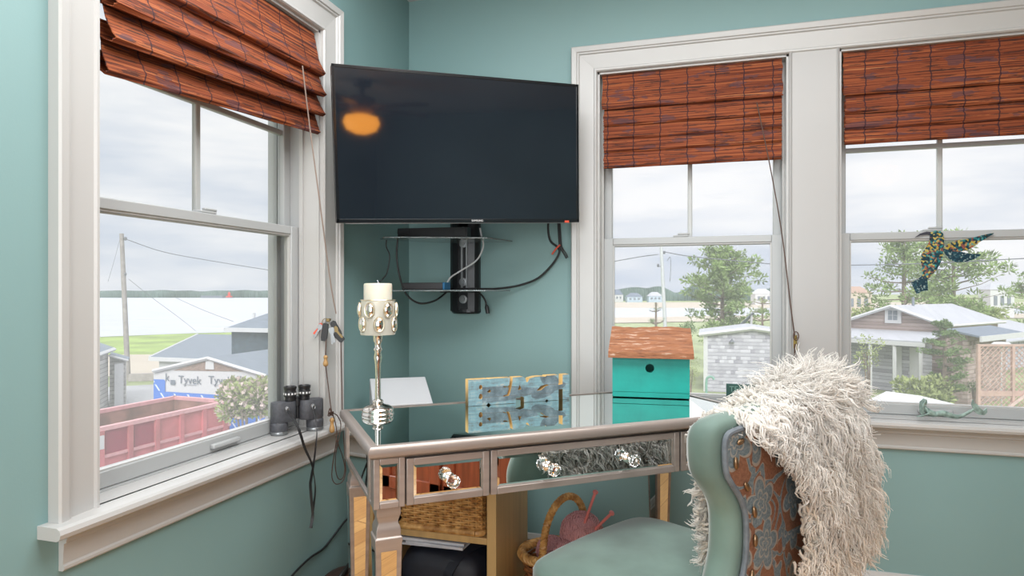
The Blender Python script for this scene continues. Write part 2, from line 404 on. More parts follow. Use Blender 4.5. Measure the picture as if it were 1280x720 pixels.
# ------------------------------------------------------------------ woven wood blinds
def blind(name, P, u0, u1, prof, label, cordpts, cordmat, mount, tilt=0):
    r = empty(name, (0, 0, 0), 0, label, 'window blind', 'woven bamboo roman blinds')
    def sheet(pr, nm):
        pts = []
        for i in range(len(pr)-1):
            for k in range(4):
                t = k/4; pts.append((pr[i][0]*(1-t)+pr[i+1][0]*t, pr[i][1]*(1-t)+pr[i+1][1]*t))
        pts.append(pr[-1])
        me = bpy.data.meshes.new(nm); vs = []; uvs = []; fs = []; NU = 24; arc = random.random()*3; rnd = random.Random(len(pr)+int(u0*100))
        last = None; rows = []
        for j, (w, z) in enumerate(pts):
            if last: arc += math.hypot(w-last[0], z-last[1])
            last = (w, z)
            jl = rnd.uniform(-.003, .003); jr = rnd.uniform(-.003, .003)
            for i in range(NU+1):
                t = i/NU; ins = 0 if nm == 'valance' else .006; u = (u0+ins+jl)*(1-t)+(u1-ins*.5+jr)*t
                wob = .0018*math.sin(u*23+j*.7)
                vs.append(tuple(P(u, w+wob, z-tilt*(1-t)*max(0, 2.024-z)/.35))); uvs.append((u+5, arc))
        for j in range(len(pts)-1):
            for i in range(NU):
                a = j*(NU+1)+i; fs.append((a, a+1, a+NU+2, a+NU+1))
        me.from_pydata(vs, [], fs); uvl = me.uv_layers.new(name='UVMap')
        for lp in me.loops: uvl.data[lp.index].uv = uvs[lp.vertex_index]
        me.materials.append(M['bamboo'])
        o = bpy.data.objects.new(nm, me); COL.objects.link(o); o.parent = r
        so = o.modifiers.new('thick', 'SOLIDIFY'); so.thickness = .0025; so.offset = 0
        return o
    for i, pr in enumerate(prof): sheet(pr, 'valance' if i == 0 else 'fold')
    b = MB(); pbox(b, P, u0+.004, u1-.004, mount, mount+.03, Z1-.035, Z1-.010); b.build('headrail', M['darkwood'], r)
    b = MB(); b.tube(cordpts, .0022, 6); b.build('lift_cord', cordmat, r)
    return r
# each fold: a sheet that bellies towards the room and tucks back under itself
def folds(zs, w0, out, back):
    pr = []
    for i in range(1, len(zs)):
        zt, zb = zs[i-1], zs[i]
        o = out[i]
        pr.append([(w0+back, zt+.05), (w0+back*.5-o*.3, zt+.004), (w0-o*.8, zb+.022), (w0-o, zb+.006), (w0-o+.006, zb-.001), (w0+.012, zb+.012), (w0+back, zb+.05)])
    return pr
zs = [1.885, 1.800, 1.735, 1.676]
pl = [[(.012, 2.018), (.008, 1.98), (-.010, 1.92), (-.030, 1.878), (-.028, 1.872), (-.012, 1.868), (.010, 1.90)]] + folds(zs, .004, [0, .040, .036, .016], .02)
cordL = smoothpath([onx(378, 82, .04), onx(388, 165, .032), onx(402, 270, .034), onx(413, 352, .036), onx(420, 392, .037)], 5)
blind('roman_blind', PL, LW[0]+.012, LW[1]-.018, pl, 'dark bamboo roman blind on the left wall window, hanging in thick folds', cordL, M['cordtaupe'], .015, .055)
zs = [1.884, 1.818, 1.764, 1.712, 1.648]
pb = [[(.018, 2.024), (.016, 1.96), (.006, 1.888), (.010, 1.884), (.022, 1.888), (.03, 1.93)]] + folds(zs, .022, [0, .010, .008, .006, .002], .014)
cord2 = smoothpath([ony(946, 128, .0), ony(962, 205, -.014), ony(977, 290, -.018), ony(988, 380, -.022), ony(994, 424, -.024)], 5)
blind('roman_blind', PB, BW[0][0]+.016, BW[0][1]-.020, pb, 'orange brown bamboo blind on the middle window, its cord tied to a cleat', cord2, M['cordbrown'], .03)
zs = [1.866, 1.800, 1.742, 1.688]
pb = [[(.018, 2.024), (.018, 1.96), (.008, 1.870), (.012, 1.866), (.022, 1.870), (.03, 1.92)]] + folds(zs, .022, [0, .010, .008, .004], .014)
cord3 = smoothpath([PB(2.40, .0, 1.80), PB(2.425, -.012, 1.5), PB(2.445, -.04, 1.1), PB(2.45, -.04, .95)], 5)
blind('roman_blind', PB, BW[1][0]+.018, BW[1][1]-.018, pb, 'reddish bamboo blind on the right hand window, partly cut by the picture edge', cord3, M['cordbrown'], .03)
# cleat and cord tail on the mullion
r = empty('cord_cleat', ony(994, 428, -.013), 0, 'small brass cord cleat on the white mullion between the two back windows', 'cleat')
b = MB(); b.box((-.006, -.004, -.022), (.006, .001, .022)); b.tube([(0, -.006, -.012), (0, -.016, -.012)], .004); b.build('base', M['brass'], r, bevel=.001)
b = MB(); b.tube([(0, -.012, .012), (0, -.019, .018), (.001, -.021, .028)], .0035); b.tube([(0, -.012, -.012), (0, -.019, -.018), (.001, -.021, -.028)], .0035); b.tube([(0, -.002, .01), (0, -.014, .01), (0, -.014, -.01), (0, -.002, -.01)], .0035); b.build('horn', M['brass'], r)
b = MB(); b.tube(smoothpath([ony(994, 430, -.035), ony(993, 450, -.030), ony(992, 480, -.028), ony(992, 540, -.03)], 4), .0028, 6); b.tube([ony(995, 420, -.036)+Vector((math.cos(a)*.009, 0, math.sin(a)*.016)) for a in [i*.5 for i in range(14)]], .002, 6)
tag(b.build('cord_tail', M['cordbrown']), 'brown cord tail wound on the brass cleat of the middle window blind', 'cord')
# ------------------------------------------------------------------ desk
DA = math.radians(38.5)
DEX = Vector((math.cos(DA), math.sin(DA), 0)); DEY = Vector((-math.sin(DA), math.cos(DA), 0)); DO = Vector((.518, -1.293, 0))
def dk(u, v, z): return DO + DEX*u + DEY*v + UP*z
DW, DD = 1.165, .52
desk = empty('mirrored_desk', DO, DA, 'mirrored writing desk with champagne silver trim and glass knobs, across the corner', 'desk')
def rect_sweep(b, x0, x1, y0, y1, prof, mi=0):          # mitred frame, profile = (outward offset, z)
    rows = []
    for cx, cy, sx, sy in ((x0, y0, -1, -1), (x1, y0, 1, -1), (x1, y1, 1, 1), (x0, y1, -1, 1)):
        rows.append([Vector((cx+sx*o, cy+sy*o, z)) for o, z in prof])
    n = len(prof); vs = [p for r in rows for p in r]; fs = []
    for i in range(4):
        k = (i+1) % 4
        for j in range(n):
            l = (j+1) % n; fs.append((i*n+j, k*n+j, k*n+l, i*n+l))
    b.add(vs, fs, mi)
b = MB(); b.box((.02, .02, .780), (DW-.02, DD-.02, .790)); top = b.build('mirror_top', M['mirrortop'], desk, bevel=.0015)
b = MB(); rect_sweep(b, .022, DW-.022, .022, DD-.022, [(0, .775), (0, .7925), (.012, .7925), (.017, .790), (.021, .784), (.022, .776), (.020, .768), (.014, .763), (.006, .760), (.002, .760)])
b.build('top_moulding', M['champ'], desk, True, sharp=35)
b = MB(); b.box((.014, .03, .648), (DW-.014, .05, .762)); b.box((.014, .47, .645), (DW-.014, .508, .762)); b.box((.03, .03, .756), (DW-.03, .5, .779)); b.box((.09, .05, .648), (DW-.09, .47, .655))
b.build('carcass', M['champ'], desk)
def panel(name, u0, u1, z0, z1, v0, th, fw, P, parent=desk):   # framed bevelled mirror; P(u, v, z) desk-local
    r = MB()
    def bx(a0, a1, c0, c1, d0, d1): 
        vs = [P(a, d, c) for c in (c0, c1) for a, d in ((a0, d0), (a1, d0), (a1, d1), (a0, d1))]
        r.add(vs, [(3,2,1,0),(4,5,6,7),(0,1,5,4),(1,2,6,5),(2,3,7,6),(3,0,4,7)])
    bx(u0, u0+fw, z0, z1, v0, v0+th); bx(u1-fw, u1, z0, z1, v0, v0+th); bx(u0+fw, u1-fw, z0, z0+fw, v0, v0+th); bx(u0+fw, u1-fw, z1-fw, z1, v0, v0+th)
    fr = r.build(name, M['champ'], parent, bevel=.0015)
    m = MB(); a0, a1, c0, c1 = u0+fw, u1-fw, z0+fw, z1-fw; bv = .007
    o = [P(a0, v0+.006, c0), P(a1, v0+.006, c0), P(a1, v0+.006, c1), P(a0, v0+.006, c1)]
    i = [P(a0+bv, v0+.0045, c0+bv), P(a1-bv, v0+.0045, c0+bv), P(a1-bv, v0+.0045, c1-bv), P(a0+bv, v0+.0045, c1-bv)]
    m.add(o+i, [(4, 5, 6, 7)] + [(k, (k+1) % 4, 4+(k+1) % 4, 4+k) for k in range(4)])
    m.build('mirror_inset', M['mirror'], fr)
    return fr
ident = lambda u, v, z: Vector((u, v, z))
def knob(parent, u, z):
    Mx = Matrix.Translation((u, .0125, z)) @ Matrix.Rotation(PI/2, 4, 'X')
    b = MB(); b.lathe([(.013, -.006), (.014, .0), (.011, .003), (.006, .005), (.005, .014), (.008, .016), (.008, .018)], 16, M=Mx); k = b.build('knob_base', M['silver'], parent, True)
    b = MB(); b.lathe([(.006, .0185), (.013, .023), (.017, .030), (.0165, .035), (.011, .041), (.004, .0425)], 10, M=Mx); b.build('crystal_knob', M['crystal'], k)
for (a, c), kn in zip(((.091, .297), (.301, .860), (.866, 1.073)), ((.195,), (.459, .694), (.970,))):
    d = panel('drawer', a, c, .646, .756, .012, .020, .017, ident)
    for k in kn: knob(d, k, .700)
for a in (.014, 1.077): panel('corner_block', a, a+.073, .645, .761, .012, .02, .014, ident)
side = lambda s: (lambda u, v, z: Vector(((.014 + v-.0 if s < 0 else DW-.014-v), u, z)))
for s in (-1, 1):
    panel('side_panel', .034, .086, .645, .761, .0, .018, .008, side(s))
    panel('side_panel', .086, .496, .645, .761, .0, .018, .011, side(s))
for lx, ly, s, t in ((.05, .046, -1, -1), (DW-.05, .046, 1, -1), (.05, .475, -1, 1), (DW-.05, .475, 1, 1)):
    b = MB()
    def sq(h, z): return [Vector((lx-h, ly-h, z)), Vector((lx+h, ly-h, z)), Vector((lx+h, ly+h, z)), Vector((lx-h, ly+h, z))]
    b.loft([sq(.0285, .650), sq(.0285, .628), sq(.0265, .622), sq(.0235, .612), sq(.0235, .606), sq(.0265, .600), sq(.0285, .592), sq(.0285, .577), sq(.032, .574), sq(.032, .566), sq(.031, .560), sq(.018, .0)])
    lg = b.build('leg', M['champ'], desk, bevel=.001)
    for ax in range(4):
        m = MB(); q_ = []
        for z, h in ((.545, .03066), (.02, .01847)):
            for e in (-1, 1):
                w = h*.60*e; o = h+.0008
                q_.append([(lx+w, ly-o, z), (lx+o, ly+w, z), (lx+w, ly+o, z), (lx-o, ly+w, z)][ax])
        m.quad(q_[0], q_[1], q_[3], q_[2]); m.build('mirror_inlay', M['mirror'], lg)

# ------------------------------------------------------------------ things on the desk
TZ = .7905
cp = dk(.095, .405, 0); cp.z = TZ
r = empty('candle_holder', cp, .3, 'tall silver candle holder with oval jewelled cup, on the left end of the desk', 'candle holder')
b = MB(); b.lathe([(.047, 0), (.047, .004), (.044, .007), (.046, .012), (.044, .018), (.034, .025), (.020, .029), (.014, .033), (.016, .036), (.016, .040), (.010, .044)], 40); b.build('base', M['silver'], r, True, sharp=60)
b = MB(); b.lathe([(.0085, .043), (.0085, .06), (.0075, .10), (.0085, .145), (.012, .166), (.009, .182), (.0125, .187), (.0125, .191), (.009, .195), (.009, .207), (.013, .212), (.014, .230), (.020, .233)], 24); b.build('stem', M['silver'], r, True, sharp=60)
b = MB(); b.lathe([(.010, .231), (.050, .232), (.051, .236), (.049, .318), (.049, .332), (.0465, .332), (.0465, .24), (.010, .238)], 40, cap=False); b.build('glass_cup', M['creamglass'], r, True, sharp=50)
b = MB(); b.lathe([(.0495, .3305), (.0505, .332), (.0495, .3335), (.0465, .332)], 40, cap=False); b.build('rim', M['gold'], r, True)
for row, (zc, off) in enumerate(((.304, 0), (.263, .5))):
    for k in range(6):
        a = (k+off)*PI/3+.25
        Mg = Matrix.Rotation(a, 4, 'Z') @ Matrix.Translation((.0515, 0, zc)) @ Matrix.Rotation(PI/2, 4, 'Y') @ Matrix.Diagonal((1.45, 1, 1, 1))
        b = MB(); b.lathe([(.0145, -.003), (.0158, .001), (.0145, .004), (.0125, .003)], 24, M=Mg); g = b.build('gem_rim', M['gold'], r, True, sharp=60)
        b = MB(); b.lathe([(.0135, .001), (.0128, .0035), (.008, .0065), (.002, .0075)], 24, M=Mg); b.build('gem', M['mirrorgem'], g, True, sharp=80)
r = empty('pillar_candle', cp+UP*.2385, 0, 'ivory pillar candle standing in the jewelled glass cup', 'candle')
b = MB(); b.lathe([(.040, 0), (.0405, .002), (.0405, .138), (.039, .1415), (.034, .1425), (.006, .140)], 40); b.build('wax', M['wax'], r, True, sharp=40)
b = MB(); b.tube([(0, 0, .139), (.001, 0, .146), (-.003, .001, .151)], .0011, 6); b.build('wick', M['paper'], r)

# wooden BEACH sign
q = NT('painted sign face'); v = q.coord(); x, y, z = q.xyz(v)
f = q.noise(q.scale(v, (1, 1, 1)), 30, 5, .65); f2 = q.noise(q.scale(v, (1, 1, 6)), 18, 3)
c = q.ramp(f*.6+f2*.4, [(.32, (.11, .09, .075)), (.42, (.19, .27, .29)), (.52, (.22, .38, .43)), (.62, (.42, .45, .42)), (.7, (.17, .37, .43))])
u = x/.352; h = z/.082
body = (h - .38 - u*.08).abs().lt(((u*-.62)+.52).min(.30).max(.06))
fish = body*u.gt(.13)*u.lt(.74)
fl1 = (((u-.80)+(h-.80)*.14)*11).pow(2) + ((h-.80)*3.2).pow(2)
fl2 = (((u-.83)-(h-.55)*.22)*8).pow(2) + ((h-.55)*5).pow(2)
fl3 = (((u-.73)-(h-.35)*.20)*9).pow(2) + ((h-.35)*4).pow(2)
fish = fish.max(fl1.lt(1)).max(fl2.lt(1)).max(fl3.lt(1))
grey = q.ramp(f, [(.3, (.06, .075, .085)), (.6, (.17, .22, .25)), (.75, (.30, .40, .43))])
c = q.mix(fish*.85, c, grey)
gl = (h*3+.1).frac().lt(.035); c = q.mix(gl*.6, c, (.10, .06, .03))
q.base(c); q.set(.6); M['signface'] = q.m
M['signwood'] = mat('raw pine edge', (.80, .52, .20), .55, var=.2, sc=30, stretch=(1, 1, .2))
M['signburn'] = mat('sawn pine edge', (.42, .20, .05), .6, var=.3, sc=60)
W_, H_ = .352, .082
def ell(cx, cy, rx, ry, n=14): return [(cx+rx*math.cos(2*PI*i/n), cy+ry*math.sin(2*PI*i/n)) for i in range(n)]
S = lambda pts: [(x*W_, y*H_) for x, y in pts]
outer = S([(0, 0), (.17, 0), (.19, .09), (.21, 0), (.455, 0), (.455, .22), (.50, .25), (.535, .20), (.535, 0), (.75, 0), (.765, .06), (.78, 0), (.885, 0), (.885, .43), (.93, .43), (.93, 0), (1, 0),
           (1, 1), (.93, 1), (.93, .62), (.885, .60), (.885, 1), (.76, 1), (.755, .96), (.70, .985), (.64, .97), (.59, .92), (.575, .80), (.56, .78), (.55, .92), (.53, 1), (.425, 1), (.42, .78), (.40, .42), (.385, .30), (.33, .28), (.335, .33), (.37, .36), (.385, .62), (.33, .64), (.335, .68), (.388, .70), (.40, 1), (.20, 1), (.19, .985), (.18, 1), (0, 1)])
holes = [[(x*W_, y*H_) for x, y in ell(.115, .70, .016, .085)], [(x*W_, y*H_) for x, y in ell(.115, .34, .019, .105)], S([(.175, .50), (.20, .60), (.215, .52), (.20, .46)]),
         S([(.475, .50), (.492, .70), (.51, .52)]), S([(.66, .42), (.70, .60), (.76, .66), (.79, .62), (.75, .57), (.71, .44)])]
sgo = dk(.378, .428, TZ); sga = DA + math.radians(.5)
r = empty('wooden_letter_sign', sgo, sga, 'cut-out BEACH letter board painted with a grey fish tail, standing on the desk mirror', 'sign')
Ms = Matrix(((1, 0, 0, 0), (0, 0, -1, .014), (0, 1, 0, .0002), (0, 0, 0, 1)))
shape_mesh('letter_board', [outer]+holes, .014, [M['signwood']], Ms, r)
Mf = Matrix(((1, 0, 0, 0), (0, 0, -1, -.0004), (0, 1, 0, .0002), (0, 0, 0, 1)))
shape_mesh('painted_face', [outer]+holes, .0003, [M['signface']], Mf, r)

# birdhouse
bo = onz(765.5, 496.3, TZ) + UP*.0022; ba = math.radians(4.2)
r = empty('birdhouse', bo, ba, 'bright turquoise birdhouse with a rough wooden slanted roof, on the right of the desk', 'birdhouse')
BWd, BD, BHf, BHb = .252, .155, .142, .200
b = MB(); t = .014
prof = [(0, 0), (BD, 0), (BD, BHb), (0, BHf)]
vs = []
n = 28; hc = (BWd*.49, .098); hr = .0145                 # front board with a real round hole
loop = [(hc[0]+hr*math.cos(2*PI*i/n), hc[1]+hr*math.sin(2*PI*i/n)) for i in range(n)]
fo = shape_mesh('front_board', [[(0, .018), (BWd, .018), (BWd, BHf), (0, BHf)], loop], t/2, [M['teal_paint']], Matrix(((1, 0, 0, 0), (0, 0, -1, t/2), (0, 1, 0, 0), (0, 0, 0, 1))), r)
bs = MB(); bs.box((0, .001, 0), (BWd, t, .0172)); bs.build('base_board', M['teal_paint'], r, bevel=.001)
for x0 in (0, BWd-t):
    s_ = MB(); s_.prism([(y, z) for y, z in ((t, 0), (BD-t, 0), (BD-t, BHb-.007), (t, BHf+.004))], x0, x0+t, M=Matrix(((0, 0, 1, 0), (1, 0, 0, 0), (0, 1, 0, 0), (0, 0, 0, 1)))); s_.build('side_board', M['teal_paint'], r)
s_ = MB(); s_.box((0, BD-t, 0), (BWd, BD, BHb-.006)); s_.build('back_board', M['teal_paint'], r)
s_ = MB(); s_.box((t, t, 0), (BWd-t, BD-t, .012)); s_.build('floor_board', M['darkwood'], r)
s_ = MB()
sl = (BHb-BHf)/BD; NX, NY = 36, 18; ys0, ys1 = -.030, BD+.012
rt = lambda y: BHf + sl*y + .003
top, bot = [], []
for j in range(NY+1):
    for i in range(NX+1):
        x_ = -.012+(BWd+.024)*i/NX; y_ = ys0+(ys1-ys0)*j/NY
        rg = mnoise.noise(Vector((x_*18, y_*70, 2)))*.004 + mnoise.noise(Vector((x_*50, y_*160, 5)))*.0018
        top.append(Vector((x_, y_, rt(y_)+.019+rg))); bot.append(Vector((x_, y_, rt(y_))))
b = MB(); N = (NX+1)*(NY+1); fs = []
for j in range(NY):
    for i in range(NX):
        a = j*(NX+1)+i; fs.append((a, a+1, a+NX+2, a+NX+1)); fs.append((N+a, N+a+NX+1, N+a+NX+2, N+a+1))
edge = [i for i in range(NX+1)] + [(j+1)*(NX+1)-1 for j in range(1, NY+1)] + [NY*(NX+1)+i for i in range(NX-1, -1, -1)] + [j*(NX+1) for j in range(NY-1, 0, -1)]
for k in range(len(edge)): a, c = edge[k], edge[(k+1) % len(edge)]; fs.append((a, N+a, N+c, c))
b.add(top+bot, fs); b.build('roof', M['roofwood'], r, True, sharp=40)

# ------------------------------------------------------------------ television and its mount
def tvrot(y, t, r):
    a = Vector((math.cos(y), math.sin(y), 0)); n = Vector((math.sin(y), -math.cos(y), 0)); u2 = UP*math.cos(t)+n*math.sin(t); n2 = n*math.cos(t)-UP*math.sin(t)
    return a*math.cos(r)+u2*math.sin(r), u2*math.cos(r)-a*math.sin(r), n2
ta, tu, tn = tvrot(.6718, .0684, .0416); TC = Vector((.4422, -.4691, 1.6484))
tv = empty('television', TC, 0, 'large black flat screen television tilted on its mount across the corner', 'television')
TM = frame_M((0, 0, 0), ta, tu, tn)                      # x across, y up, z towards the room (front face z = 0)
W2, H2 = .45, .2574
def tb(b, x0, x1, y0, y1, z0, z1): b.box((x0, y0, z0), (x1, y1, z1), M=TM)
b = MB(); tb(b, -W2, W2, -H2, H2, -.035, -.003); tb(b, -.30, .30, -.20, .12, -.062, -.034); b.build('back_shell', M['black'], tv, bevel=.004)
b = MB(); tb(b, -W2, W2, H2-.010, H2, -.008, 0); tb(b, -W2, W2, -H2, -H2+.013, -.008, 0); tb(b, -W2, -W2+.010, -H2, H2, -.008, 0); tb(b, W2-.010, W2, -H2, H2, -.008, 0)
b.build('bezel', mat('glossy black bezel', (.010, .011, .013), .12), tv, bevel=.001)
b = MB(); tb(b, -W2+.009, W2-.009, -H2+.012, H2-.009, -.006, -.0015); b.build('screen', M['tvscreen'], tv)
text_mesh('maker_name', 'SAMSUNG', .0095, M['whiteplastic'], TM @ Matrix.Translation((.040, -H2+.0065, .0008)), tv, .0003)
b = MB(); tb(b, W2-.062, W2-.044, -H2-.001, -H2+.007, .0002, .001); b.build('label', M['redlabel'], tv)
b = MB(); tb(b, -W2+.03, W2-.03, -H2-.003, -H2+.001, -.02, -.004); b.build('bottom_strip', M['greymetal'], tv)

mo = Vector((.270, 0, 0))
mt = empty('television_mount', (.270, 0, 1.058), 0, 'black television mount with a cable column and two thin glass shelves, below the screen', 'wall mount')
b = MB(); pr = [(-.065, 0), (-.065, -.022), (-.050, -.036), (-.025, -.042), (-.025, -.030), (.022, -.030), (.022, -.042), (.050, -.036), (.065, -.022), (.065, 0)]
b.loft([[Vector((x, y, z)) for x, y in pr] for z in (.004, .62)]); b.build('column', M['blackmetal'], mt, True, sharp=25)
b = MB(); b.loft([[Vector((.066*math.cos(a)*k, -.044*abs(math.sin(a))*k, z)) for a in [PI*i/12 for i in range(13)]] for k, z in ((.9, -.006), (1, 0), (1, .012))]); b.build('end_cap', M['blackmetal'], mt)
b = MB(); b.box((-.012, -.036, .10), (-.004, -.028, .30)); b.box((.010, -.036, .10), (.018, -.028, .30)); b.build('slide_rail', M['greymetal'], mt)
for zz in (.055, .128, .292, .345):
    b = MB(); Mx = Matrix.Translation((-.003, -.030, zz)) @ Matrix.Rotation(PI/2, 4, 'X'); b.lathe([(.018, 0), (.018, .004), (.009, .005), (.008, .009), (.003, .009)], 20, M=Mx); b.build('bolt', M['greymetal'], mt, True, sharp=30)
b = MB(); b.box((-.09, -.05, .300), (.072, -.036, .306)); b.lathe([(.007, 0), (.007, .022), (.004, .024)], 10, c=(-.078, -.043, .303), M=Matrix.Rotation(-PI/2, 4, 'Y')); b.build('clamp_bar', M['blackmetal'], mt)
b = MB(); b.box((-.05, -.05, .096), (.06, -.036, .104)); b.box((-.05, -.17, .084), (-.03, -.03, .09)); b.box((.03, -.17, .084), (.05, -.03, .09)); b.build('shelf_bracket', M['blackmetal'], mt)
q = NT('smoked shelf glass'); q.base((.55, .65, .66)); q.set(.03, 0, Transmission_Weight=.7, IOR=1.45); M['shelfglass'] = q.m
b = MB(); b.prism([(-.238, -.24), (-.20, -.32), (.17, -.24), (.215, -.06), (-.02, -.045), (-.15, -.15)], .0885, .0945); b.build('glass_shelf', M['shelfglass'], mt, bevel=.002)
b = MB(); b.prism([(-.248, -.31), (-.19, -.39), (.18, -.25), (.225, -.06), (-.02, -.045), (-.15, -.17)], .292, .298); b.build('glass_shelf', M['shelfglass'], mt, bevel=.002)
b = MB(); b.tube([(-.02, -.03, .44), (-.02, -.10, .47), (0, -.20, .50)], .018, 10); b.tube([(.03, -.03, .50), (.06, -.12, .52), (.08, -.26, .56)], .02, 10); b.box((-.02, -.03, .35), (.02, -.0, .62))
b.M = Matrix.Translation(-Vector((.270, 0, 1.058))) @ Matrix.Translation(TC) @ TM; b.box((-.15, -.12, -.090), (.15, .12, -.064)); b.tube([(0, 0, -.08), (-.02, -.03, -.22)], .03, 10); b.M = Matrix(); b.build('swing_arm', M['blackmetal'], mt)
b = MB(); b.box((.0, 0, .0), (.29, .05, .042)); b.box((.0, -.004, .02), (.05, .0, .036)); b.box((.24, -.002, .008), (.285, .0, .036))
o = tag(b.build('cable_box', M['black'], loc=ony(497, 296.5, -.26), bevel=.004), 'black cable box lying on the upper glass shelf under the screen', 'cable box')
o.location.z = 1.058+.2985; o.rotation_euler = (0, 0, math.radians(4))
r = empty('streaming_box', ony(512, 363, -.20), math.radians(2), 'slim grey box with a blue end cap on the lower glass shelf', 'streaming box'); r.location.z = 1.058+.095
b = MB(); b.box((-.035, 0, 0), (.142, .07, .029)); b.build('housing', mat('grey plastic', (.09, .085, .09), .5), r, bevel=.004)
b = MB(); b.box((.1425, -.001, -.0), (.151, .071, .030)); b.build('end_cap', M['bluelabel'], r, bevel=.002)

def cable(name, pts, rad, m, label, cat='cable', k=6):
    b = MB(); b.tube(smoothpath(pts, k), rad, 8); return tag(b.build(name, m, None, True), label, cat)
O = lambda x, y, Y: ony(x, y, Y)
cable('white_cable', [O(600, 285, -.17), O(602, 296, -.16), O(604, 308, -.12), O(596, 325, -.09), O(575, 339, -.09), O(563, 347, -.11), O(558, 356, -.12), O(557, 362, -.10)], .0035, M['whiteplastic'], 'pale white cable curving down in front of the black mount column')
cable('power_cable', [O(686, 272, -.02), O(685, 286, -.02), O(688, 301, -.02), O(697, 309, -.02), O(699, 316, -.02), O(690, 331, -.02), O(672, 348, -.02), O(648, 357, -.03), O(620, 361, -.06), O(599, 361, -.08)], .0045, M['blacksoft'], 'thick black cable looping from the mount up to the right end of the screen')
cable('power_cable', [O(497, 299, -.30), O(496, 322, -.30), O(500, 347, -.29), O(508, 368, -.27), O(524, 379, -.24), O(543, 376, -.20), O(556, 367, -.14), O(560, 362, -.09)], .004, M['blacksoft'], 'black cable hanging in a loop below the left part of both glass shelves')
cable('thin_cable', [O(483, 300, -.36), O(483, 309, -.36), O(487, 320, -.36), O(484, 340, -.36), O(478, 349, -.36), O(472, 355, -.37)], .0025, M['blacksoft'], 'thin black wire dangling behind the ivory candle')
r = empty('power_plug', O(600, 366, -.05), 0, 'black cable end with a plug dangling right of the mount column', 'power plug')
b = MB(); o_ = O(600, 366, -.05); b.tube(smoothpath([p-o_ for p in (O(597, 365, -.045), O(603, 370, -.045), O(607, 377, -.045), O(608, 383, -.045))]), .004, 8); b.build('cord', M['blacksoft'], r, True)
b = MB(); p0, p1 = O(608, 381, -.045)-o_, O(610, 392, -.045)-o_; b.tube([p0, p0+(p1-p0)*.3, p1], [.0055, .0095, .008], 10); b.build('plug', M['black'], r, True, sharp=40)
r = empty('cable_bundle', O(699, 310, -.02), 0, 'black cables tied with a red band below the right end of the screen', 'cable bundle'); o_ = O(699, 310, -.02)
b = MB()
for dx, dy in ((0, 0), (2.5, 1), (1, 2)): b.tube(smoothpath([p-o_ for p in (O(697+dx, 270, -.02-dx*.002), O(698+dx, 290, -.02), O(699+dx, 303, -.022), O(700+dx, 309, -.024), O(704+dx*1.5, 316+dy, -.024), O(707+dx, 321+dy, -.024))]), .003, 6)
b.build('cables', M['blacksoft'], r, True)
b = MB(); b.tube([p-o_ for p in (O(690, 318, -.028), O(695, 311, -.030), O(700, 306, -.030))], .0035, 6); b.build('band', M['redlabel'], r)
# ------------------------------------------------------------------ left window: binoculars, cords, keys
r = empty('binoculars', (0, 0, 0), 0, 'dark grey binoculars standing upright on the left window sill with strap hanging down', 'binoculars')
PLo, PRo = onz(349, 543, .6905), onz(393.5, 537, .6905); PLo.z = PRo.z = .6905
ax = (PRo-PLo); gap = ax.length; ax.normalize(); ay = Vector((-ax.y, ax.x, 0)); mid = (PLo+PRo)/2
r.location = mid; r.rotation_euler = (0, 0, math.atan2(ax.y, ax.x))
h = gap/2
for s in (-1, 1):
    cx = s*h; ex_ = s*.0235
    b = MB(); b.lathe([(.026, 0), (.0275, .002), (.0275, .010), (.026, .012)], 28, c=(cx, 0, 0)); br = b.build('objective_ring', M['greymetal'], r, True, sharp=40)
    b = MB(); b.lathe([(.0265, .011), (.0275, .013), (.0275, .032), (.0262, .036), (.0245, .038), (.0245, .042)], 28, c=(cx, 0, 0)); b.build('objective_barrel', M['binoc'], r, True, sharp=40)
    b = MB()                                             # prism body: stadium section spanning objective to eyepiece
    def ring(z, k, kx=0):
        pts = []
        for j in range(24):
            a = 2*PI*j/24; e = cx if math.cos(a)*s > 0 else (ex_+cx*.35)/1.35
            pts.append(Vector((e+math.cos(a)*(.0275+kx)*k, math.sin(a)*.026*k, z)))
        return pts
    b.loft([ring(.040, .90), ring(.044, 1.0), ring(.098, .98), ring(.103, .92)]); b.build('prism_body', M['binoc'], r, True, sharp=35)
    b = MB(); b.lathe([(.015, .100), (.016, .104), (.016, .116), (.019, .118), (.020, .124), (.020, .132), (.018, .134), (.018, .140), (.0195, .142), (.020, .150), (.017, .151), (.014, .146)], 28, c=(ex_, 0, 0)); ey_ = b.build('eyepiece', M['black'], r, True, sharp=35)
    b = MB()
    for k in range(12):
        a = 2*PI*k/12; Mk = Matrix.Translation((ex_, 0, .1275)) @ Matrix.Rotation(a, 4, 'Z'); b.box((.0195, -.0028, -.003), (.0205, .0028, .003), M=Mk)
    b.build('grip_marks', M['whiteplastic'], ey_)
    b = MB(); b.lathe([(.007, 0), (.007, .003), (.004, .004), (.004, .006)], 14, c=(cx*.72, -.026, .085), M=Matrix.Rotation(PI/2, 4, 'X')); b.tube([Vector((cx*.72+.005*math.cos(t), -.034, .085+.007*math.sin(t)-.004)) for t in [i*.5 for i in range(14)]], .0012, 6); b.build('strap_lug', M['greymetal'], r, True)
b = MB(); b.tube([(-.022, 0, .113), (.022, 0, .113)], .004, 10); b.tube([(-.02, 0, .088), (.02, 0, .088)], .004, 10); b.lathe([(.007, .045), (.007, .085), (.010, .087), (.010, .105), (.005, .108), (.005, .113)], 18); b.lathe([(.009, .104), (.009, .110)], 16); b.build('bridge', M['blackmetal'], r, True, sharp=40)
Mi = Matrix.Translation(-mid); Rz = Matrix.Rotation(-r.rotation_euler.z, 4, 'Z')
def loc_(p): return Rz @ (Vector(p)-mid)
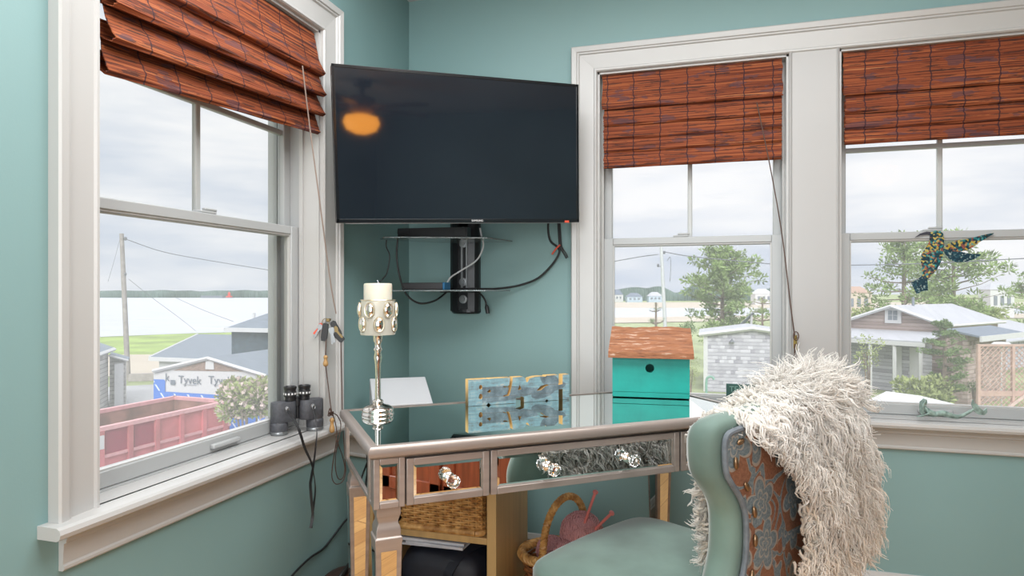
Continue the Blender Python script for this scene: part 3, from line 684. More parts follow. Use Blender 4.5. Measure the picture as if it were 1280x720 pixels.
def ribbon(pts, w, m, nm, parent, th=.0012, side=None):
    P_ = smoothpath(pts, 6); b = MB(); rings = []
    for i, p in enumerate(P_):
        t = (P_[min(i+1, len(P_)-1)]-P_[max(i-1, 0)]).normalized(); tw = side(i/len(P_)) if side else Vector((0, 1, 0))
        a = (tw - t*tw.dot(t)).normalized(); n_ = t.cross(a)
        rings.append([p+a*w-n_*th, p+a*w+n_*th, p-a*w+n_*th, p-a*w-n_*th])
    b.loft(rings); return b.build(nm, m, parent, True, sharp=50)
X = lambda x, y, d: loc_(onx(x, y, d))
lugL = Vector((-h*.72, -.034, .079)); lugR = Vector((h*.72, -.034, .079))
twd = lambda t: Vector((math.cos(t*2.2), math.sin(t*2.2), .1))
ribbon([lugL, X(372, 533, .066), X(381, 560, .073), X(389, 578, .072), X(393, 598, .05), X(394, 615, .035), X(391, 640, .03), X(389, 660, .03)], .0042, M['strap'], 'strap', r, side=twd)
ribbon([lugR, X(396, 536, .066), X(395, 555, .073), X(392, 580, .072), X(389, 598, .052), X(388, 606, .038), X(389, 622, .034), X(391, 645, .032), X(388, 660, .034)], .0042, M['strap'], 'strap', r, side=lambda t: Vector((math.cos(1+t*2), math.sin(1+t*2), 0)))

Xw = onx
r = empty('key_bunch', Xw(411, 404, .036), 0, 'bunch of keys and black fobs hanging from the blind cord hook beside the left window', 'keys'); o_ = Xw(411, 404, .036)
KM = frame_M((0, 0, 0), R_, UP, -D_)
b = MB(); b.tube([KM @ Vector((.012*math.cos(t)-.01, .012*math.sin(t)+.004, 0)) for t in [i*.35 for i in range(19)]], .0012, 6); b.lathe([(.006, -.02), (.006, 0), (.004, .002)], 12, M=KM @ Matrix.Translation((-.004, .010, 0))); b.build('ring', M['keybrass'], r)
def key(nm, a, x, y, L, m, fob=False, z=0):
    Mk = KM @ Matrix.Translation((x, y, z)) @ Matrix.Rotation(a, 4, 'Z'); b = MB()
    if fob:
        b.loft([[Mk @ Vector((w*u, -L*t, d)) for u, d in ((-1, -.004), (1, -.004), (1.1, 0), (1, .004), (-1, .004), (-1.1, 0))] for t, w in ((0, .006), (.1, .0095), (.8, .0105), (1, .008))]); return b.build(nm, m, r, True, sharp=40)
    b.prism([(-.008, -.002), (-.010, -.010), (-.006, -.018), (-.0035, -.020), (-.0035, -L), (0, -L-.003), (.0035, -L), (.0035, -.032), (.0022, -.030), (.0035, -.027), (.0035, -.020), (.006, -.018), (.010, -.010), (.008, -.002)], -.001, .001, M=Mk); return b.build(nm, m, r)
key('key', -.55, -.022, -.004, .050, M['greymetal'], z=.002); key('key', -.75, -.020, -.002, .045, M['redlabel'], z=-.002)
key('fob', -.12, -.008, .0, .060, M['black'], True, .007); key('fob', .5, .012, .006, .055, M['black'], True, .004); key('fob', .8, .020, -.032, .040, M['black'], True, .002)
key('key', .25, .010, -.012, .052, M['greymetal'], z=.012); key('key', .05, .012, -.018, .05, M['greymetal'], z=.009); key('key', .7, .018, -.012, .045, M['keybrass'], z=.008)
b = MB(); b.tube([KM @ Vector((-.003, .012, .0)), KM @ Vector((-.003, .012, -.03))], .003, 8); b.build('hook', M['keybrass'], r)
r = empty('cord_pull', Xw(406.5, 430, .034), 0, 'brown knotted cords with two turned wooden pulls hanging below the keys', 'cord'); o_ = Xw(406.5, 430, .034)
L_ = lambda x, y, d=.034: Xw(x, y, d)-o_
b = MB()
b.tube(smoothpath([L_(408, 424), L_(407, 437), L_(407, 445)]), .0018, 6)
b.tube(smoothpath([L_(407, 456), L_(410, 480, .04), L_(413, 505, .055), L_(415, 516, .068)]), .0018, 6)
b.tube(smoothpath([L_(426, 424, .03), L_(427, 470, .03), L_(428, 520, .03), L_(431, 570, .03), L_(432, 590, .03), L_(428, 602, .03), L_(420, 605, .03), L_(415, 597, .032), L_(416, 580, .04), L_(420, 555, .068), L_(421, 540, .07), L_(419, 528, .07), L_(416, 518, .07)]), .0017, 6)
b.tube(smoothpath([L_(416, 516, .07), L_(422, 520, .07), L_(426, 530, .068), L_(424, 546, .07), L_(421, 560, .066), L_(419, 580, .035), L_(422, 597, .03), L_(428, 598, .03), L_(431, 586, .03), L_(428, 570, .035), L_(423, 556, .068), L_(420, 545, .07)]), .0017, 6)
rr = random.Random(3)
b.tube(smoothpath([L_(414+rr.uniform(-4, 4), 514+rr.uniform(-4, 6), .07+rr.uniform(-.006, .006)) for _ in range(12)], 5), .0017, 6)
b.build('cords', M['cordbrown'], r, True)
for x0, y0, x1, y1, d in ((407, 444, 407, 458, .034), (415, 522, 415, 541, .072)):
    p0, p1 = L_(x0, y0, d), L_(x1, y1, d); b = MB(); n_ = 14; ps = [p0+(p1-p0)*(i/n_) for i in range(n_+1)]
    b.tube(ps, [.003, .006, .0075, .0075, .006, .0055, .0055, .006, .007, .0082, .0088, .0088, .0085, .0075, .004], 16); b.build('wooden_pull', M['tassel'], r, True, sharp=50)
cable('wall_cable', [Xw(360, 726, .012), Xw(372, 712, .010), Xw(388, 697, .008), Xw(404, 686, .006), Xw(417, 670, .008), Xw(430, 653, .012), Xw(441, 642, .02), Xw(452, 630, .05)], .0035, M['blacksoft'], 'black power cord drooping along the teal wall left of the desk legs', 'cord')
pb_ = onx(425, 716, .13)
r = empty('leather_bag', (.13, pb_.y, 0), .2, 'dark brown bag on the floor in front of the left desk leg', 'bag')
b = MB(); hh = pb_.z; b.loft([[Vector((math.cos(t)*.075*k, math.sin(t)*.13*k, z)) for t in [i*PI/10 for i in range(20)]] for k, z in ((.8, 0), (1, .03), (.98, hh*.6), (.75, hh*.93), (.3, hh))]); b.build('body', mat('dark brown leather', (.05, .022, .016), .5, bump=.4, bsc=60), r, True)
b = MB(); b.tube(smoothpath([(0, -.07, hh*.92), (.02, -.03, hh*.97+.02), (.02, .04, hh*.97+.02), (0, .08, hh*.92)]), .007, 8); b.build('handle', M['blacksoft'], r, True)

# ------------------------------------------------------------------ behind and under the desk
A2 = math.atan2(.11, .174)
r = empty('white_box', (.165, -.627, .6255), A2, 'white box with a sloping lid behind the desk in the corner', 'box')
MW = mat('matt white', (.62, .63, .65), .6, var=.02)
b = MB(); b.loft([[Vector(p) for p in ((0, 0, z), (.206, 0, z), (.206, .19, z), (0, .19, z))] for z in (0, .08)]); b.build('body', MW, r, bevel=.003)
b = MB(); b.prism([(-.002, .1325), (.19, .1995), (.192, .0745), (-.002, .0745)], 0, .206, M=Matrix(((0, 0, 1, 0), (1, 0, 0, 0), (0, 1, 0, 0), (0, 0, 0, 1)))); b.build('lid', MW, r, bevel=.003)
r = empty('bookcase', (.13, -.62, 0), 0, 'low birch bookcase with an open front under the desk', 'bookcase')
BWX = .475
for nm, lo, hi in (('side_panel', (BWX-.032, 0, 0), (BWX, .39, .60)), ('side_panel', (0, 0, 0), (.032, .39, .60)), ('top_panel', (-.0, -.0, .60), (BWX, .39, .625)), ('shelf', (.033, .004, .322), (BWX-.033, .38, .344)), ('shelf', (.033, .004, .03), (BWX-.033, .38, .05)), ('back_panel', (.033, .38, .03), (BWX-.033, .389, .60))):
    b = MB(); b.box(lo, hi); b.build(nm, M['birch'], r, bevel=.0015)
def weave(b, path, z0, z1, rows, nst, r_w=.0045, amp=.005):   # rows of rods weaving in and out of stakes along a closed path
    n = nst*4
    def P_(t): 
        t = t % 1.0; L = len(path); i = int(t*L); f_ = t*L-i; a, c = path[i % L], path[(i+1) % L]; return a*(1-f_)+c*f_
    def N_(t): d = P_(t+.002)-P_(t-.002); return Vector((d.y, -d.x, 0)).normalized()
    for k in range(rows):
        z = z0+(z1-z0)*(k+.5)/rows
        b.tube([P_(i/n)*1.0 + N_(i/n)*amp*math.cos(PI*(i/4+k)) + UP*z for i in range(n+1)], r_w, 6)
    for j in range(nst): p = P_(j/nst+1/(nst*8)); b.tube([p+UP*z0, p+UP*z1], r_w*.9, 5)
def rrect(x0, x1, y0, y1, rad=.02, n=4):
    pts = []
    for cx, cy, a0 in ((x1-rad, y0+rad, -PI/2), (x1-rad, y1-rad, 0), (x0+rad, y1-rad, PI/2), (x0+rad, y0+rad, PI)):
        for i in range(n+1): a = a0+PI/2*i/n; pts.append(Vector((cx+rad*math.cos(a), cy+rad*math.sin(a), 0)))
    out = []
    for i in range(len(pts)):
        a, c = pts[i], pts[(i+1) % len(pts)]; m_ = max(1, int((c-a).length/.01))
        for k in range(m_): out.append(a+(c-a)*(k/m_))
    return out
r = empty('wicker_basket', (.262, -.612, .3445), 0, 'rectangular honey coloured wicker basket on the bookcase shelf', 'basket')
BX, BY, BZ = .288, .26, .15
b = MB(); weave(b, rrect(0, BX, 0, BY, .018), .022, BZ-.01, 15, 40, .0042, .004); b.build('weave', M['wicker'], r, True)
b = MB()
for z in (.012, BZ): 
    pth = rrect(-.003, BX+.003, -.004, BY+.003, .02); b.tube([p+UP*z for p in pth]+[pth[0]+UP*z], .0115 if z < .05 else .009, 8)
b.build('rim', M['wicker'], r, True)
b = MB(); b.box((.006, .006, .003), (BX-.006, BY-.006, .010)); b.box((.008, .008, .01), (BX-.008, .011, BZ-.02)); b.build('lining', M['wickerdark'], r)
b = MB(); b.prism([(.12, .108), (.178, .112), (.172, .146), (.124, .144)], -.010, -.0075, M=Matrix(((1, 0, 0, 0), (0, 0, 1, 0), (0, 1, 0, 0), (0, 0, 0, 1)))); b.build('handle_hole', M['black'], r)
b = MB(); b.box((0, 0, 0), (.030, .18, .19)); o = b.build('binder', M['black'], loc=(.212, -.61, .3443), bevel=.002); tag(o, 'black binder standing left of the wicker basket on the shelf', 'binder')
b = MB(); b.box((.010, -.0006, .03), (.026, .0004, .15)); b.build('spine_label', M['paper'], o)
r = empty('navy_bag', (.405, -.645, .0505), 0, 'dark navy fabric bag in the lower part of the bookcase', 'bag')
b = MB(); rn = []
for k, z in ((.9, 0), (1, .02), (1.03, .14), (1.0, .20), (.93, .232), (.75, .252), (.4, .258)):
    rn.append([Vector((.150*k*(abs(math.cos(t))**.45)*(1 if math.cos(t) > 0 else -1)+.012*mnoise.noise(Vector((t*2, z*14, 0))), .12+.115*k*(abs(math.sin(t))**.5)*(1 if math.sin(t) > 0 else -1), z*.90*(1+.04*mnoise.noise(Vector((t, z*5, 3)))))) for t in [i*2*PI/40 for i in range(40)]])
b.loft(rn); b.build('body', M['navy'], r, True)
ribbon([Vector(p) for p in ((.02, .0, .03), (.04, -.006, .15), (.05, .0, .19), (.075, .04, .226), (.11, .12, .236), (.14, .18, .205))], .016, M['navy'], 'carry_strap', r, .002, lambda t: Vector((1, -.3, -.3)))
b = MB(); b.lathe([(.03, 0), (.034, .01), (.034, .21), (.031, .212)], 20, c=(0, 0, 0)); tag(b.build('grey_tumbler', mat('pale grey tumbler', (.55, .57, .56), .4), loc=(.618+.035, -.66, 0), smooth=True), 'pale grey cylinder on the floor between the navy bag and the bookcase side', 'tumbler')
for k, (dx, rz, w) in enumerate(((0, .02, .24), (.03, -.05, .21), (.01, .04, .22))):
    b = MB(); b.box((0, 0, 0), (w, .17, .006)); b.box((0, -.002, 0), (w, .012, .008))
    tag(b.build('magazine', M['paper'], loc=(.255+dx, -.625+.004*k, .3120-.0092*k-.0015), bevel=.001), ['topmost folded newspaper under the bookcase shelf, above the navy bag', 'middle one of three papers lying on the navy bag', 'lowest of three papers lying on the navy bag'][k], 'newspaper', 'papers in the bookcase').rotation_euler = (0, 0, rz)

KC = CAM+R_*.185+D_*2.3; KC.z = 0
r = empty('knitting_basket', KC, TH, 'small round wicker basket with hoop handle holding pink yarn, right of the bookcase', 'basket')
ovp = lambda rx, ry, n=64: [Vector((rx*math.cos(2*PI*i/n), ry*math.sin(2*PI*i/n), 0)) for i in range(n)]
b = MB()
for k in range(16):
    z = .012+.195*k/16; s_ = .80+.20*k/16; n_ = 96
    b.tube([Vector(((.143*s_+.004*math.cos(PI*(i/4+k)))*math.cos(2*PI*i/n_), (.108*s_+.004*math.cos(PI*(i/4+k)))*math.sin(2*PI*i/n_), z)) for i in range(n_+1)], .0055, 5)
b.lathe([(.10, .0), (.10, .006)], 24); b.build('weave', mat('red brown wicker', (.33, .13, .045), .5, var=.4, sc=40), r, True)
def braid(b, pts, r0, amp, turns):
    P_ = smoothpath(pts, 12); n_ = len(P_)
    for s in range(3):
        out = []
        for i, p in enumerate(P_):
            t = (P_[min(i+1, n_-1)]-P_[max(i-1, 0)]).normalized(); a = t.cross(Vector((.3, .9, .2))).normalized(); c = t.cross(a); ph = 2*PI*(turns*i/n_+s/3)
            out.append(p+a*amp*math.cos(ph)+c*amp*math.sin(ph))
        b.tube(out, r0, 6)
b = MB(); braid(b, [p+UP*.218 for p in ovp(.150, .115, 24)]+[ovp(.150, .115, 24)[0]+UP*.218], .0095, .0085, 16); b.build('rim', M['wicker'], r, True)
b = MB()
hp = [Vector((-.085, -.10, .205))] + [Vector((.005-.085*math.cos(t), -.10*math.cos(t)+.0, .225+.19*math.sin(t)**.8)) for t in [PI*(i+.5)/10 for i in range(10)]] + [Vector((.09, .10, .205))]
braid(b, hp, .0075, .007, 26); braid(b, [Vector((-.13, -.055, .215)), Vector((-.095, -.105, .23)), Vector((-.04, -.118, .21))], .0075, .007, 6); b.build('handle', M['wicker'], r, True)
def yarn(x, y, Z, rad, label, cut=None):
    c = at(x, y, Z); b = MB(); b.sphere((0, 0, 0), rad*.96, 28, 18)
    rr = random.Random(int(x)); 
    for k in range(26):
        axv = Vector((rr.uniform(-1, 1), rr.uniform(-1, 1), rr.uniform(-1, 1))).normalized(); a = axv.orthogonal().normalized(); c2 = axv.cross(a); off = rr.uniform(-.35, .35)
        q_ = math.sqrt(1-off*off); b.tube([(axv*off+(a*math.cos(t)+c2*math.sin(t))*q_)*rad*rr.uniform(.975, 1.0) for t in [2*PI*i/28 for i in range(29)]], .0022, 4, cap=False)
    return tag(b.build('yarn_ball', M['yarn'], loc=c, smooth=True), label, 'yarn', 'pink yarn in the basket')
yarn(727, 667, 2.30, .078, 'largest pink yarn ball, pierced by the knitting needles')
yarn(689, 689, 2.36, .056, 'small pink yarn ball at the left side behind the basket handle')
yarn(708, 692, 2.24, .045, 'small pink yarn ball in front, just right of the basket handle')
for p0, p1, lb in (((728, 661), (744, 616), 'upper pink knitting needle pointing up from the big yarn ball'), ((738, 667), (764, 642), 'lower pink knitting needle leaning right from the big yarn ball')):
    b = MB(); a, c = at(*p0, 2.26), at(*p1, 2.22); d = (c-a).normalized(); b.tube([a, a+(c-a)*.25, c], [.002, .0052, .0052], 10); b.tube([c-d*.002, c, c+d*.006, c+d*.010], [.005, .0095, .0095, .004], 12)
    tag(b.build('knitting_needle', M['needle'], smooth=True, sharp=40), lb, 'knitting needle', 'pink knitting needles')

# ------------------------------------------------------------------ chair
CA = math.radians(60.6); CO = Vector((1.437, -1.133, 0)) - R_*.012
chair = empty('wing_chair', CO, CA, 'sage green velvet chair with brown floral back at the right end of the desk', 'chair')
hw = [(.40, .235), (.46, .25), (.50, .262), (.55, .262), (.60, .246), (.65, .230), (.70, .228), (.73, .232), (.755, .246), (.785, .270), (.805, .281), (.83, .286), (.865, .287), (.888, .282), (.905, .268), (.914, .24), (.919, .18), (.923, .09), (.925, 0)]
prof_r = smoothpath([Vector((w, z, 0)) for z, w in hw], 3)
outl = [(p.x, p.y) for p in prof_r] + [(-p.x, p.y) for p in prof_r[-2::-1]]
def inset(ol, d):
    n = len(ol); out = []
    for i, (x, z) in enumerate(ol):
        a, c = ol[max(i-1, 0)], ol[min(i+1, n-1)]; tx, tz = c[0]-a[0], c[1]-a[1]; L = math.hypot(tx, tz) or 1
        out.append((x-tz/L*d*1.0, z+tx/L*d))
    return out
wrap = lambda x: .9*max(0, abs(x)-.12)**2
def ring3(ol, y): return [Vector((x, y+wrap(x), z)) for x, z in ol]
def shrink(ol, k): return [(x*k, .70+(z-.70)*k) for x, z in ol]
b = MB()
rings = [ring3(shrink(inset(outl, .024), k), .006) for k in (.02, .25, .5, .75)] + [ring3(inset(outl, .024), .004), ring3(inset(outl, .012), .003), ring3(inset(outl, .003), .012), ring3(outl, .030), ring3(inset(outl, .004), .050), ring3(inset(outl, .016), .066), ring3(inset(outl, .04), .072), ring3(shrink(inset(outl, .045), .65), .076), ring3(shrink(inset(outl, .045), .3), .079), ring3(shrink(inset(outl, .045), .05), .080)]
b.loft(rings, close=True); b.build('backrest', M['velvet'], chair, True, sharp=70)
q = NT('brown floral upholstery'); uv = q.coord('UV'); 
vo = q.n('ShaderNodeTexVoronoi', feature='F1'); vo.inputs['Scale'].default_value = 8.5; vo.inputs['Randomness'].default_value = .75; q.l(uv, vo.inputs['Vector'])
def vsub(a, c):
    v_ = q.n('ShaderNodeVectorMath', operation='SUBTRACT'); q.l(a, v_.inputs[0]); q.l(c, v_.inputs[1]); return v_.outputs[0]
dx, dy, dz = q.xyz(vsub(uv, vo.outputs['Position'])); colr = q.xyz(vo.outputs['Color'])
# position output is in texture space: rescale
mp = q.n('ShaderNodeVectorMath', operation='SCALE'); q.l(uv, mp.inputs[0]); mp.inputs['Scale'].default_value = 1
ang = dy.atan2(dx); rad_ = (dx*dx+dy*dy).sqrt()
pet = (ang*2.5+colr[0]*6).cos().abs()*.45+.55
rr_ = rad_/pet
big = rr_.lt(.052); line = (rr_-.052).abs().lt(.0035).max((rr_-.027).abs().lt(.0025)).max((rr_-.012).abs().lt(.002))
wv = q.noise(q.scale(uv, (1, 1, 1)), 11, 1, .4, 1.2); leaf = (wv-.5).abs().lt(.035)*rr_.gt(.058); lline = ((wv-.5).abs()-.038).abs().lt(.006)*rr_.gt(.058)
fz = q.noise(uv, 160, 3, .7)
c = q.ramp(fz, [(.35, (.15, .062, .032)), (.65, (.24, .105, .058))])
blue = q.ramp(fz, [(.35, (.085, .115, .13)), (.65, (.17, .21, .225))])
c = q.mix(leaf, c, blue); c = q.mix(big, c, blue); c = q.mix(line.max(lline)*.8, c, (.30, .27, .23)); q.base(c); q.set(.7); q.bump(fz+big*.5, .4, .003); M['floral'] = q.m
pan = inset(outl, .024)
me_rings = [[(x, z) for x, z in shrink(pan, k)] for k in (.02, .25, .5, .75, 1.0)]
vs, uvs, fs = [], [], []; n = len(pan)
for rg in me_rings:
    for x, z in rg: vs.append((x, -.004+wrap(x), z)); uvs.append((x+.3, z))
for i in range(4):
    for j in range(n): fs.append((i*n+j, i*n+(j+1) % n, (i+1)*n+(j+1) % n, (i+1)*n+j))
me = bpy.data.meshes.new('back_panel'); me.from_pydata(vs, [], fs); ul = me.uv_layers.new(name='UVMap')
for lp in me.loops: ul.data[lp.index].uv = uvs[lp.vertex_index]
me.materials.append(M['floral']); o = bpy.data.objects.new('back_panel', me); COL.objects.link(o); o.parent = chair; o['label'] = 'brown upholstery with blue grey flowers'
sd = o.modifiers.new('thick', 'SOLIDIFY'); sd.thickness = .006; sd.offset = 0
b = MB(); b.tube(ring3(pan, -.006), .0058, 8); b.build('piping', M['piping'], chair, True)
bt = smoothpath([Vector((x, z, 0)) for x, z in inset(outl, .046)], 2); acc = 0; nxt = .03
for i in range(1, len(bt)):
    acc += (bt[i]-bt[i-1]).length
    if acc > nxt:
        nxt += .058; d = (bt[i]-bt[i-1]); a = math.atan2(d.y, d.x)
        b = MB(); b.sphere((0, 0, 0), .0125, 12, 8, sc=(1, .38, .46)); o = b.build('toggle_button', M['button'], chair, True); o.location = (bt[i].x, -.0105+wrap(bt[i].x), bt[i].y); o.rotation_euler = (0, -a, 0)
b = MB()
def seat_out(k, z, dy=0):
    P_ = [(-.245, .07), (-.258, .28), (-.255, .46), (-.232, .53), (-.18, .56), (0, .575), (.20, .57), (.258, .545), (.276, .48), (.27, .28), (.25, .07)]
    return [Vector((x*k, .34+(y-.34)*k, z)) for x, y in [(p.x, p.y) for p in smoothpath([Vector((x, y, 0)) for x, y in P_], 4)]]
b.loft([seat_out(.93, .385), seat_out(.97, .39), seat_out(.985, .43), seat_out(1, .445), seat_out(1.0, .462), seat_out(.975, .476), seat_out(.92, .482), seat_out(.6, .492), seat_out(.2, .496), seat_out(.03, .497)]); b.build('seat', M['velvet'], chair, True, sharp=60)
b = MB(); b.loft([seat_out(.92, .33), seat_out(.92, .384)]); b.build('seat_rail', M['velvet'], chair)
b = MB(); b.tube(seat_out(.978, .440)+[seat_out(.978, .440)[0]], .005, 8); b.build('seat_piping', M['velvet'], chair, True)
for x, y, tx, ty in ((-.22, .52, -.01, .02), (.22, .52, .01, .02), (-.20, .07, -.02, -.07), (.20, .07, .02, -.07)):
    b = MB(); b.loft([[Vector((x+tx*t+h*sx, y+ty*t+h*sy, .335*(1-t))) for sx, sy in ((-1, -1), (1, -1), (1, 1), (-1, 1))] for t, h in ((0, .024), (.5, .020), (1, .015))]); b.build('leg', M['darkwood'], chair, bevel=.002)

# ------------------------------------------------------------------ shaggy fleece over the chair
q = NT('curly sheepskin'); at_ = q.n('ShaderNodeAttribute', attribute_name='fur'); tip, rnd_, zone = q.xyz(at_.outputs['Vector'])
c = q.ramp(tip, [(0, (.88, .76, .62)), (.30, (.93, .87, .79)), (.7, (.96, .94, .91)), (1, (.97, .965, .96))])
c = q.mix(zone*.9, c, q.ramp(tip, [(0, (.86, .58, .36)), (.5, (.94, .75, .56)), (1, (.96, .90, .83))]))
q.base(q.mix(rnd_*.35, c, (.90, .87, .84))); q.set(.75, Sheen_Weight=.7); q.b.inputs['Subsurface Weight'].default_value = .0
tr = q.n('ShaderNodeBsdfTranslucent'); tr.inputs[0].default_value = (.99, .96, .92, 1); mx = q.n('ShaderNodeMixShader'); mx.inputs[0].default_value = .68; q.l(q.b.outputs[0], mx.inputs[1]); q.l(tr.outputs[0], mx.inputs[2]); q.l(mx.outputs[0], q.out.inputs[0]); M['fur'] = q.m
path = smoothpath([Vector(p) for p in ((0, .112, .565), (0, .110, .70), (0, .104, .82), (0, .090, .88), (0, .060, .918), (0, .012, .918), (0, -.022, .90), (0, -.034, .81), (0, -.040, .68), (0, -.044, .555))], 10)
plen = [0]
for i in range(1, len(path)): plen.append(plen[-1]+(path[i]-path[i-1]).length)
def onpath(s):
    d = s*plen[-1]
    for i in range(1, len(path)):
        if plen[i] >= d: t = (d-plen[i-1])/(plen[i]-plen[i-1]); p = path[i-1].lerp(path[i], t); tg = (path[i]-path[i-1]).normalized(); return p, tg
    return path[-1], (path[-1]-path[-2]).normalized()
def interp(x, tb):
    for (a, va), (c, vc) in zip(tb, tb[1:]):
        if x <= c: return va+(vc-va)*(x-a)/(c-a) if x > a else va
    return tb[-1][1]
XL = [(.55, -.11), (.60, -.10), (.66, -.06), (.74, -.065), (.80, -.10), (.86, -.14), (.90, -.18), (.93, -.20), (.95, -.21)]
def allowed(x, s):
    p, tg = onpath(s); z = p.z
    if s < .40: return -.15-.03*(z > .85) < x < .26 and z > .575+.02*math.sin(x*40)
    if s < .56: return -.205 < x < .38
    lo = .555+.012*math.sin(x*45) + (.03 if abs(x-.235) < .02 else 0) + max(0, (x-.24))*.35
    return interp(z, XL) < x < .385-.03*(z > .90) and z > lo
def sheet_pt(x, s):
    p, tg = onpath(s); nrm = Vector((0, tg.z, -tg.y)) if True else None
    p = Vector((x, p.y+wrap(min(abs(x), .30))*(.8), p.z))
    over = max(0, x-.28)
    p.z -= over*.55*(1 if .35 < s < .72 else .25); p.z -= max(0, -x-.2)*.25*(1 if s > .35 else 0)
    p.z -= max(0, .05-x)*.06*(.36 < s < .58)
    lump = .016*mnoise.noise(Vector((x*9, s*9, 1)))+.02*math.cos(x*16+1)*(s > .6)*(s-.6)*2
    p += nrm*(-1)*lump if False else Vector((0, 0, 0))
    n_ = Vector((0, -tg.z, tg.y)); n_ = -n_ if (s > .55 and n_.y > 0) or (s < .4 and n_.y < 0) else n_
    if .4 <= s <= .55 and n_.z < 0: n_ = -n_
    if over: n_ = (n_+Vector((over*14, 0, 0))).normalized()
    return p + n_*(lump+.006), n_
rf = random.Random(11)
vs, fs, att = [], [], []
NXs, NSs = 60, 90; idx = {}
for i in range(NXs+1):
    for j in range(NSs+1):
        x, s = -.30+.68*i/NXs, j/NSs
        if allowed(x, s): idx[(i, j)] = len(vs); vs.append(tuple(sheet_pt(x, s)[0])); att.append((.45, .4, 0))
for i in range(NXs):
    for j in range(NSs):
        k = [(i, j), (i+1, j), (i+1, j+1), (i, j+1)]
        if all(q_ in idx for q_ in k): fs.append(tuple(idx[q_] for q_ in k))
cnt = 0
NCL = 4000
while cnt < NCL:
    x, s = rf.uniform(-.30, .38), rf.random()
    if not allowed(x, s): continue
    cnt += 1
    p, n_ = sheet_pt(x, s)
    side = Vector((rf.uniform(-1, 1), rf.uniform(-.4, .4), 0))
    outw = n_*rf.uniform(.35, 1.0)
    d0 = (outw + Vector((0, 0, -1))*(rf.uniform(.4, 1.1) if s > .56 or s < .40 else .15) + side*.45).normalized()
    if .36 < s < .58 and x < .06:
        kf = min(1, (.06-x)/.2); d0 = (d0*(1-.35*kf) + Vector((0, (-1 if s > .46 else 1)*.5, -.55*kf))).normalized()
    L = rf.uniform(.050, .088)*(1 if x > .0 else .68); cl = rf.uniform(.005, .010); wn = rf.uniform(5, 12); ph = rf.random()*6.28; rc = rf.random()
    for st in range(5):
        o_ = Vector((rf.uniform(-1, 1), rf.uniform(-1, 1), rf.uniform(-1, 1)))*.012
        conv = rf.uniform(.45, 1.05); l_ = L*rf.uniform(.75, 1.1); w0 = rf.uniform(.0026, .0050); ph2 = ph+rf.uniform(-.35, .35)
        a = d0.orthogonal().normalized(); c2 = d0.cross(a); base = len(vs); SEG = 8
        pp = p+o_; dd = d0.copy()
        for k in range(SEG+1):
            t = k/SEG; cr = cl*(.3+t)*1.1
            cpt = pp + o_*(-conv*t) + a*cr*math.cos(ph2+wn*t) + c2*cr*math.sin(ph2+wn*t)
            w = w0*(1-t*.85)*(1.0 if k else .8)
            for m_ in range(3):
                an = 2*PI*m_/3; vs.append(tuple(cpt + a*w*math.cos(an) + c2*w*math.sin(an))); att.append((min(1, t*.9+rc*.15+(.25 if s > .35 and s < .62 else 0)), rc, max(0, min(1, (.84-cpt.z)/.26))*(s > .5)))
            dd = (dd + Vector((0, 0, -.10))).normalized(); pp = pp + dd*(l_/SEG)
        for k in range(SEG):
            for m_ in range(3):
                m2 = (m_+1) % 3; fs.append((base+k*3+m_, base+k*3+m2, base+(k+1)*3+m2, base+(k+1)*3+m_))
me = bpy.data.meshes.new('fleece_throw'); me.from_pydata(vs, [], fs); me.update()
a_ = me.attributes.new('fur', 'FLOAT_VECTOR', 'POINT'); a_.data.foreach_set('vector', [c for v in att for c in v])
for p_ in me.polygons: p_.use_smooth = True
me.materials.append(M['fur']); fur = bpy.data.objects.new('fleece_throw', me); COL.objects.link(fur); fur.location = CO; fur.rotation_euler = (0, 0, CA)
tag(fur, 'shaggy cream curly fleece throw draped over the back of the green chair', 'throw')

# ------------------------------------------------------------------ right window ornaments
FY = -.022
r = empty('mermaid_figurine', ony(1190, 521, FY), 0, 'small verdigris mermaid figurine lying on the right window sill', 'figurine'); r.location.z = .690; o_ = r.location.copy()
Fg = lambda x, y, dy=0: ony(x, y, FY+dy)-o_
def zmin(p, r_): p.z = max(p.z, r_); return p
b = MB()
tail = smoothpath([Fg(1160, 517), Fg(1168, 518), Fg(1178, 516.5), Fg(1187, 519), Fg(1197, 521), Fg(1206, 518), Fg(1214, 513.5), Fg(1220, 510)], 5)
rad = [interp(i/(len(tail)-1), [(0, .009), (.15, .0085), (.3, .0105), (.55, .0075), (.8, .005), (1, .0035)]) for i in range(len(tail))]
b.tube([zmin(p, r_) for p, r_ in zip(tail, rad)], rad, 12)
b.tube([zmin(p, .006) for p in (Fg(1168, 518), Fg(1161, 515), Fg(1156.5, 511), Fg(1155.5, 507))], [.010, .0105, .0085, .0045], 12)
b.sphere(Fg(1156, 502.5), .0088, 14, 10, sc=(.9, 1, 1.12))
b.sphere(Fg(1158.2, 503.5, -.003), .0022, 8, 6); b.sphere(Fg(1157.5, 506, -.004), .002, 8, 6)
for dy in (-.011, .011): b.tube([zmin(p, .003) for p in (Fg(1158, 511, dy*.7), Fg(1161, 517, dy*1.3), Fg(1153, 520, dy*1.3), Fg(1146, 520.5, dy))], [.0042, .0038, .0032, .0026], 8)
fl = [Fg(1217, 512), Fg(1214, 505), Fg(1216, 498.5), Fg(1218, 504), Fg(1221, 505), Fg(1224, 509), Fg(1229, 513.5), Fg(1233, 509.5), Fg(1234, 515), Fg(1230, 519), Fg(1223, 518), Fg(1218, 515)]
fa = [p+Vector((0, -.0035, 0)) for p in fl]; fb = [p+Vector((0, .0035, 0)) for p in fl]; nn = len(fl)
b.add(fa+fb, [tuple(range(nn)), tuple(range(2*nn-1, nn-1, -1))]+[(i, (i+1) % nn, nn+(i+1) % nn, nn+i) for i in range(nn)])
